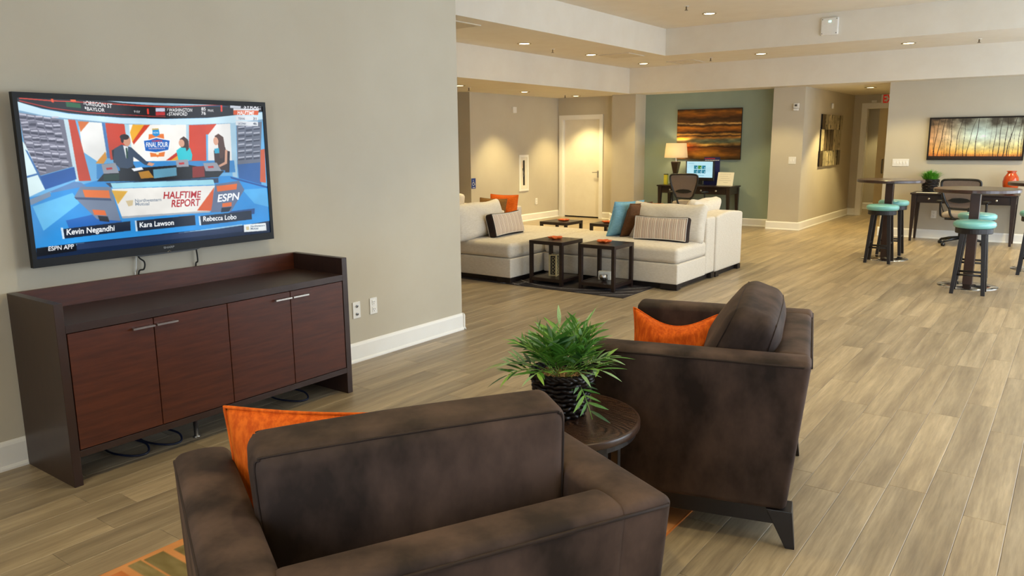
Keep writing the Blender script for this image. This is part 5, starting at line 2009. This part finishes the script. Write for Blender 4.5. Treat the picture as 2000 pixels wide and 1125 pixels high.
# ------------------------------------------------------------------ things on the computer desk
lp = thing('table_lamp', 'lit table lamp with cream drum shade and dark base', 'lamp', (-2.22, 14.38, DK))
M_LAMPB = mat('lamp_base_dark', (48, 30, 22), .3, .5, noise=(12, (38, 24, 18), (1, 1, 1), .3, .7))
bm = bmesh.new()
for z0, s0, z1, s1 in ((0, .16, .03, .16), (.03, .12, .20, .065), (.20, .065, .43, .145), (.43, .145, .45, .13)):
    frustum(bm, 0, 0, z0, s0, s0, 0, 0, z1, s1, s1)
bmesh.ops.remove_doubles(bm, verts=bm.verts, dist=1e-4)
obj('base', bm, M_LAMPB, lp)
obj('stem', lathe([(.010, .45), (.010, .60)], 12), M_CHROME, lp)
M_SHADE = bpy.data.materials.new('lamp_shade_linen')
M_SHADE.use_nodes = True
nt = M_SHADE.node_tree
nt.nodes.clear()
out = nt.nodes.new('ShaderNodeOutputMaterial')
df = nt.nodes.new('ShaderNodeBsdfDiffuse')
tl = nt.nodes.new('ShaderNodeBsdfTranslucent')
nzz = nt.nodes.new('ShaderNodeTexNoise')
nzz.inputs['Scale'].default_value = 60
rpz = nt.nodes.new('ShaderNodeValToRGB')
rpz.color_ramp.elements[0].color = lin((246, 232, 206))
rpz.color_ramp.elements[1].color = lin((252, 242, 222))
mxs = nt.nodes.new('ShaderNodeMixShader')
mxs.inputs[0].default_value = .55
nt.links.new(nzz.outputs['Fac'], rpz.inputs['Fac'])
nt.links.new(rpz.outputs['Color'], df.inputs['Color'])
nt.links.new(rpz.outputs['Color'], tl.inputs['Color'])
nt.links.new(df.outputs[0], mxs.inputs[1])
nt.links.new(tl.outputs[0], mxs.inputs[2])
nt.links.new(mxs.outputs[0], out.inputs[0])
obj('shade', lathe([(.228, .525), (.198, .808), (.196, .808), (.226, .525)], 40, cap=False), M_SHADE, lp, smooth=True)
obj('bulb', lathe([(.0, .60), (.02, .605), (.032, .65), (.02, .69), (.0, .70)], 16), mat('bulb_glow', (255, 230, 180), .4, .2, emit=((255, 222, 160), 30), noise=(5, (255, 235, 190), (1, 1, 1), .3, .7)), lp, smooth=True)
ld = bpy.data.lights.new('lamp_bulb', 'POINT')
ld.energy = 12
ld.color = (1.0, .80, .52)
ld.shadow_soft_size = .04
lo = bpy.data.objects.new('lamp_bulb', ld)
COL.objects.link(lo)
lo.parent = lp
lo.location = (0, 0, .66)

mo = thing('computer_monitor', 'black desktop monitor with a pale blue screen', 'monitor', (-1.705, 14.36, DK), R(-4))
obj('casing', rbox(.60, .045, .385, .012, 2, 2, c=(0, .01, .275)), M_BLACK, mo, smooth=True)
pc = Paint(220, 136, (186, 228, 238))
pc.a += ((fbm(220, 136, 4, 3, 4) - .5) * 20)[..., None]
for r_ in range(2):
    for c_ in range(3):
        x_, y_ = 62 + c_ * 34, 34 + r_ * 36
        pc.poly([(x_, y_), (x_ + 30, y_), (x_ + 30, y_ + 30), (x_, y_ + 30)], (72, 138, 40) if (r_, c_) == (0, 1) else (42, 126, 148))
        pc.ell(x_ + 22, y_ + 19, 4, 4, (220, 240, 245))
pc.poly([(15, 14), (60, 14), (60, 18), (15, 18)], (120, 180, 200))
pc.poly([(80, 116), (150, 116), (150, 120), (80, 120)], (120, 180, 200))
obj('screen', pc.mesh('screen', .545, .305), paint_mat('monitor_picture', .2, SCREEN, .4), mo, (0, -.0135, .300))
obj('stand', bx(-.05, -.01, .012, .05, .03, .10, .004), M_BLACK, mo)
obj('foot', lathe([(.0, 0), (.12, 0), (.12, .006), (.05, .014), (0, .014)], 28), M_BLACK, mo, smooth=True)

t = thing('notice_board', 'navy blue notice panel standing behind the monitor', 'notice', (-1.52, 14.50, DK))
obj('panel', bx(-.16, -.004, .0, .16, .004, .535), mat('navy_card', (42, 44, 98), .5, .4, noise=(12, (36, 38, 88), (1, 1, 1), .3, .7)), t)
obj('heading', bx(-.145, -.006, .50, .06, -.0042, .515), mat('red_print', (206, 60, 54), .6, .3, noise=(60, (42, 44, 98), (6, 1, 1), .55, .6)), t)
obj('subheading', bx(-.145, -.006, .468, .145, -.0042, .482), mat('white_print', (226, 226, 232), .6, .3, noise=(60, (42, 44, 98), (6, 1, 1), .52, .58)), t)

t = thing('paper_stand', 'slanted acrylic stand holding a printed white sheet on the desk', 'sign holder', (-1.19, 14.36, DK), R(-3))
bm = bmesh.new()
M_PAPER = mat('printed_sheet', (238, 232, 216), .7, .2, noise=(4, (232, 226, 208), (1, 1, 1), .3, .7))
obj('sheet', bx(-.16, -.003, 0, .16, .003, .255), M_PAPER, t, (0, -.02, .004), (R(-14), 0, 0))
for k_, (a_, b_) in enumerate(((-.12, .10), (-.12, .05), (-.10, .08), (-.13, .12), (-.03, .06))):
    obj('print_line', bx(a_, -.0042, .215 - .04 * k_, b_, -.0032, .220 - .04 * k_), mat('grey_print', (176, 170, 158), .7, .2, noise=(40, (200, 194, 180), (1, 1, 1), .3, .7)), t, (0, -.02, .004), (R(-14), 0, 0))
obj('base', bx(-.16, -.05, 0, .16, .07, .005), mat('clear_acrylic', (222, 220, 210), .15, .5, alpha=.5, noise=(4, (216, 214, 204), (1, 1, 1), .3, .7)), t)

t = thing('yellow_box', 'narrow yellow and black box left of the lamp on the computer desk', 'box', (-2.385, 14.30, DK))
obj('carton', bx(-.035, -.03, .0, .035, .03, .19, .004), mat('yellow_card', (216, 206, 70), .5, .3, noise=(12, (200, 190, 60), (1, 1, 1), .3, .7)), t)
obj('lid', bx(-.037, -.032, .1905, .037, .032, .205, .003), M_MATTE, t)

# ------------------------------------------------------------------ things on the right desk
t = thing('grass_pot', 'bright green grass plant in a dark basket pot on the right desk', 'potted plant', (2.335, 14.06, DK))
for i in range(8):
    z = .012 + i * .026
    r_ = .098 + .004 * i
    pts = [((r_ + .006 * math.sin(9 * a + (i % 2) * math.pi)) * math.cos(a), (r_ + .006 * math.sin(9 * a + (i % 2) * math.pi)) * math.sin(a), z) for a in [2 * math.pi * q / 54 for q in range(54)]]
    obj('wicker_strand', tb(pts, .0105, 6, True), M_WICKER, t, smooth=True)
obj('liner', lathe([(.0, .0), (.092, .0), (.118, .21), (.108, .21), (.10, .18), (0, .18)], 24), M_MATTE, t)
bm = bmesh.new()
rs = random.Random(3)
for k_ in range(420):
    a, r_ = rs.uniform(0, 6.28), .08 * math.sqrt(rs.random())
    p = Vector((r_ * math.cos(a), r_ * math.sin(a), .18))
    out_ = Vector((math.cos(a), math.sin(a), 0)) * (r_ / .08 * .14 + rs.uniform(0, .05))
    hgt = rs.uniform(.13, .20) * (1 - .35 * (r_ / .08) ** 2)
    sd = Vector((-math.sin(a), math.cos(a), 0)) * .004
    q = p + out_ * .4 + Vector((0, 0, hgt * .7))
    e = p + out_ + Vector((0, 0, hgt))
    v = [bm.verts.new(w_) for w_ in (p - sd, p + sd, q + sd * .8, q - sd * .8, e)]
    bm.faces.new(v[:4])
    bm.faces.new((v[3], v[2], v[4]))
obj('grass', bm, mat('grass_green', (104, 176, 52), .5, .3, noise=(14, (72, 142, 36), (1, 1, 1), .3, .7)), t, kind='stuff')

t = thing('vase', 'round orange glass vase with narrow neck on the right desk', 'vase', (3.425, 14.10, DK))
obj('body', lathe([(k_ * .8, z_) for k_, z_ in ((.0, .0), (.07, .0), (.10, .03), (.132, .12), (.138, .19), (.122, .26), (.085, .305), (.072, .322), (.070, .336), (.086, .350), (.082, .351), (.064, .336), (.066, .32), (.08, .30), (.115, .25), (.13, .19), (.124, .12), (.094, .035), (0, .02))], 40), mat('orange_glass', (196, 74, 16), .10, .5, noise=(8, (166, 56, 10), (1, 1, 1), .3, .7), coat=.4), t, smooth=True)
obj('lip', tb([(.067 * math.cos(a), .067 * math.sin(a), .351) for a in [2 * math.pi * q / 32 for q in range(32)]], .004, 6, True), MATS['orange_glass'], t, smooth=True)

t = thing('paper_stack', 'small stack of white papers on the right desk', 'papers', (2.33, 13.855, DK))
for i in range(3):
    obj('sheet', bx(-.15, -.045, .003 * i, .15, .045, .003 * i + .0025), M_PAPER, t, (0, 0, 0), (0, 0, R(2 * i - 2)))
tag(obj('desk_cable', tb(smooth_path([(2.50, 13.92, DK + .006), (2.515, 13.84, DK + .01), (2.52, 13.80, DK + .05), (2.54, 13.775, DK + .03), (2.55, 13.765, .68), (2.56, 13.775, .60), (2.60, 13.85, .45)], 8), .006), M_MATTE, smooth=True), 'black cable looping over the edge of the right desk', 'cable')

# ------------------------------------------------------------------ tall round tables and stools
M_BAR = mat('bar_table_wood', (66, 42, 32), .28, .5, noise=(6, (50, 31, 24), (1, 9, 1), .35, .7), coat=.25)
M_STEEL = mat('polished_steel', (206, 206, 206), .10, .5, 1.0, noise=(30, (190, 190, 190), (1, 1, 1), .3, .7))


def bar_table(label, x, y):
    t = thing('bar_table', label, 'table', (x, y, 0), 0, 'tall round tables')
    obj('top', lathe([(.0, 1.045), (.41, 1.045), (.42, 1.052), (.42, 1.08), (.413, 1.086), (0, 1.086)], 64), M_BAR, t)
    obj('post', bx(-.048, -.048, .024, .048, .048, 1.045, .004), M_BAR, t)
    obj('base', lathe([(.0, .0), (.30, .0), (.30, .004), (.20, .008), (.09, .013), (.075, .024), (0, .025)], 56), M_STEEL, t, smooth=True)
    return t


bar_table('tall round bar table nearest the hallway', 2.20, 11.56)
bar_table('tall round bar table in front of the desk under the forest picture', 3.38, 9.84)
bar_table('tall round bar table cut off by the right edge of the picture', 3.97, 11.55)
M_TURQ = mat('turquoise_vinyl', (128, 192, 188), .30, .5, noise=(10, (114, 180, 176), (1, 1, 1), .3, .7), coat=.2)


def stool(label, x, y, rotz, first=[None]):
    if first[0]:
        return dup(first[0], (x, y, 0), rotz, label)
    t = thing('bar_stool', label, 'stool', (x, y, 0), rotz, 'turquoise bar stools')
    obj('seat', lathe([(.0, .695), (.17, .695), (.192, .705), (.200, .728), (.196, .752), (.175, .768), (.10, .776), (0, .778)], 44), M_TURQ, t, smooth=True)
    obj('seat_ring', lathe([(.0, .64), (.172, .64), (.176, .645), (.176, .6945), (0, .6945)], 40), M_BLACKWOOD, t)
    c = []
    for k_ in range(4):
        a = R(45 + 90 * k_)
        p1 = Vector((.135 * math.cos(a), .135 * math.sin(a), .655))
        p0 = Vector((.205 * math.cos(a), .205 * math.sin(a), 0))
        bm = bmesh.new()
        frustum(bm, p0.x, p0.y, 0, .038, .038, p1.x, p1.y, .655, .046, .046, .003)
        obj('leg', bm, M_BLACKWOOD, t)
        c.append((p0, p1))
    for k_ in range(4):
        z_ = .26 if k_ % 2 else .205
        q = [p0.lerp(p1, z_ / .655) for p0, p1 in (c[k_], c[(k_ + 1) % 4])]
        obj('stretcher', tb([q[0], q[1]], .012, 8), M_BLACKWOOD, t, smooth=True)
    first[0] = t
    return t


stool('turquoise bar stool in front of the table nearest the hallway', 2.20, 11.18, R(2))
stool('turquoise bar stool behind the table nearest the hallway', 2.17, 12.08, R(2))
stool('turquoise bar stool nearest the viewer, before the middle bar table', 3.43, 9.42, R(2))
stool('turquoise bar stool behind the middle bar table', 3.36, 10.40, R(4))
stool('turquoise bar stool cut off by the right edge of the picture', 3.93, 11.12, R(0))

# ------------------------------------------------------------------ pictures
def ramp(stops, v):
    xs = [s for s, _ in stops]
    return np.stack([np.interp(v, xs, [c[i] for _, c in stops]) for i in range(3)], -1)


# sunset canvas
w_, h_ = 260, 196
Yn, Xn = np.mgrid[0:h_, 0:w_] / np.array([h_, w_]).reshape(2, 1, 1)
wob = (fbm(w_, h_, 4, 4, 31) - .5) * .055 + (fbm(w_, h_, 16, 10, 30) - .5) * .03
v = np.clip(Yn + wob, 0, 1)
a = ramp([(0, (58, 34, 14)), (.07, (150, 92, 24)), (.14, (112, 64, 16)), (.18, (70, 42, 16)), (.25, (84, 52, 20)), (.285, (214, 168, 96)), (.31, (60, 34, 16)), (.36, (176, 108, 30)), (.43, (120, 68, 18)), (.455, (50, 30, 16)), (.50, (196, 144, 66)), (.52, (64, 40, 20)), (.56, (168, 112, 46)), (.61, (120, 122, 92)), (.65, (96, 108, 84)), (.69, (200, 158, 84)), (.725, (140, 96, 44)), (.74, (58, 34, 16)), (.77, (120, 66, 18)), (.88, (158, 98, 28)), (1, (62, 46, 20))], v)
st = fbm(w_, h_, 7, 22, 33, 5)
a *= (.55 + .95 * st)[..., None]
g = np.exp(-(((Xn - .10) / .13) ** 2 + ((Yn - .585) / .03) ** 2))
a += g[..., None] * np.array((170, 110, 20))
g = np.exp(-(((Xn - .50) / .16) ** 2 + ((Yn - .705) / .015) ** 2))
a += g[..., None] * np.array((120, 100, 50))
g = np.exp(-(((Xn - .12) / .2) ** 2 + ((Yn - .72) / .10) ** 2))
a += g[..., None] * np.array((60, -10, -20))
g = np.exp(-(((Xn - .45) / .2) ** 2 + ((Yn - .87) / .10) ** 2))
a += g[..., None] * np.array((50, 34, 6))
dk = np.clip((Xn - .62) * 1.6, 0, 1) * (Yn > .66)
a *= (1 - .55 * dk)[..., None]
a *= .92
pc = Paint(w_, h_, (0, 0, 0))
pc.a = np.clip(a, 8, 255)
M_PAINT = paint_mat('painted_canvas', .42, 0, .4)
M_EDGE = mat('canvas_edge', (34, 26, 20), .6, .3, noise=(20, (28, 21, 16), (1, 1, 1), .3, .7))
t = thing('sunset_canvas', 'abstract amber sunset canvas on the teal wall', 'picture', (-1.665, YT - .006, 1.747))
obj('canvas', bx(-.655, -.032, -.487, .655, 0, .487), M_EDGE, t)
obj('painting', pc.mesh('painting', 1.306, .97), M_PAINT, t, (0, -.0335, 0))

# forest picture
w_, h_ = 460, 230
Yn, Xn = np.mgrid[0:h_, 0:w_] / np.array([h_, w_]).reshape(2, 1, 1)
a = ramp([(0, (150, 150, 130)), (.25, (176, 184, 166)), (.5, (192, 196, 174)), (.70, (200, 188, 132)), (.85, (206, 164, 80)), (.93, (168, 98, 46)), (1, (60, 30, 20))], Yn)
lft = np.clip(1 - Xn / .38, 0, 1)[..., None]
a = a * (1 - .55 * lft) + np.array((176, 92, 40)) * (.55 * lft)
a = a + np.exp(-(((Xn - .55) / .14) ** 2 + ((Yn - .4) / .3) ** 2))[..., None] * np.array((14, 26, 34))
a *= (.78 + .44 * fbm(w_, h_, 14, 10, 41, 5))[..., None]
leaf = np.clip((.36 - Yn) / .36, 0, 1) ** 1.1 * (fbm(w_, h_, 12, 7, 43, 5) * 2.1 - .28)
leaf = np.clip(leaf * (1.25 - 1.0 * np.exp(-((Xn - .53) / .12) ** 2)), 0, .85)[..., None]
a = a * (1 - leaf) + np.array((54, 46, 34)) * leaf
pc = Paint(w_, h_, (0, 0, 0))
pc.a = np.clip(a * 1.14, 0, 255)
rs = random.Random(17)
trunks = [(.045, .06, .02, 1.5), (.06, .055, .10, 2.4), (.10, .13, .16, 2.2), (.17, .16, .19, 1.2), (.24, .235, .235, 2.2), (.30, .29, .35, 2.2), (.38, .375, .385, 1.8), (.42, .43, .50, 1.8), (.51, .505, .525, 2.4), (.70, .705, .72, 2.0), (.755, .75, .77, 2.2), (.80, .83, .82, 2.4), (.84, .85, .92, 2.6), (.86, .875, .85, 1.4), (.95, .95, .965, 2.0), (.985, .98, .99, 1.4), (.33, .33, .34, .9), (.20, .21, .205, .9), (.60, .60, .61, .7), (.66, .665, .66, .8), (.90, .90, .91, .9), (.145, .14, .15, .8)]
for x0_, x1_, x2_, wd in trunks:
    pts_l, pts_r = [], []
    for k_ in range(14):
        s_ = k_ / 13
        xx = (1 - s_) ** 2 * x0_ + 2 * s_ * (1 - s_) * x1_ + s_ * s_ * x2_ + .004 * math.sin(9 * s_ + x0_ * 40)
        yy = .95 - .95 * s_
        ww = wd * (1 - .55 * s_)
        pts_l.append((xx * w_ - ww, yy * h_))
        pts_r.append((xx * w_ + ww, yy * h_))
    pc.poly(pts_l + pts_r[::-1], (48, 32, 24))
for _ in range(70):
    xx, ln = rs.uniform(0, w_), rs.uniform(8, 30)
    pc.poly([(xx, h_ * .95), (xx + 1.2, h_ * .95), (xx + rs.uniform(-3, 3), h_ * .95 - ln)], (90, 48, 26))
pc.a[int(h_ * .935):] = (42, 28, 22)
t = thing('forest_picture', 'wide dark framed picture of bare trees at sunset', 'picture', (2.878, YW, 1.62))
fw, fh = 1.325, .675
obj('frame', boxes((-fw / 2, -.045, -fh / 2, -fw / 2 + .022, 0, fh / 2), (fw / 2 - .022, -.045, -fh / 2, fw / 2, 0, fh / 2), (-fw / 2 + .022, -.045, -fh / 2, fw / 2 - .022, 0, -fh / 2 + .022), (-fw / 2 + .022, -.045, fh / 2 - .022, fw / 2 - .022, 0, fh / 2)), M_EDGE, t)
obj('backing', bx(-fw / 2 + .022, -.030, -fh / 2 + .022, fw / 2 - .022, 0, fh / 2 - .022), M_EDGE, t)
obj('painting', pc.mesh('painting', fw - .046, fh - .046), M_PAINT, t, (0, -.032, 0))

# slatted birch artwork in the hallway: three staggered rows of square panels
t = thing('slat_artwork', 'hallway artwork of pale and dark birch panels in three rows', 'picture', (.216, 16.19, 1.61), R(90))
rs = random.Random(12)
for row, (z0_, z1_, sh) in enumerate(((-.49, -.20, -.03), (-.195, .205, 0), (.21, .49, .02))):
    n_ = 7
    wtot = 1.50
    for k_ in range(n_):
        x0_ = -wtot / 2 + k_ * wtot / n_ + sh
        x1_ = x0_ + wtot / n_ - .004
        dp = rs.uniform(.018, .034)
        dark = (row != 1 and k_ == 0) or rs.random() < .14
        pc = Paint(16, 36, (92, 78, 56) if dark else (198, 184, 146))
        tone = rs.uniform(.8, 1.05)
        pc.a *= (tone * (.62 + .70 * fbm(16, 36, 7, 1.5, 100 + row * 10 + k_, 3)))[..., None]
        sp = fbm(16, 36, 6, 3, 200 + row * 10 + k_, 3) > .66
        pc.a[sp] *= .45
        bo = obj('panel', bx(x0_, -dp, z0_, x1_, 0, z1_), M_EDGE, t)
        obj('veneer', pc.mesh('veneer', x1_ - x0_, z1_ - z0_), M_PAINT, bo, ((x0_ + x1_) / 2, -dp - .0008, (z0_ + z1_) / 2))
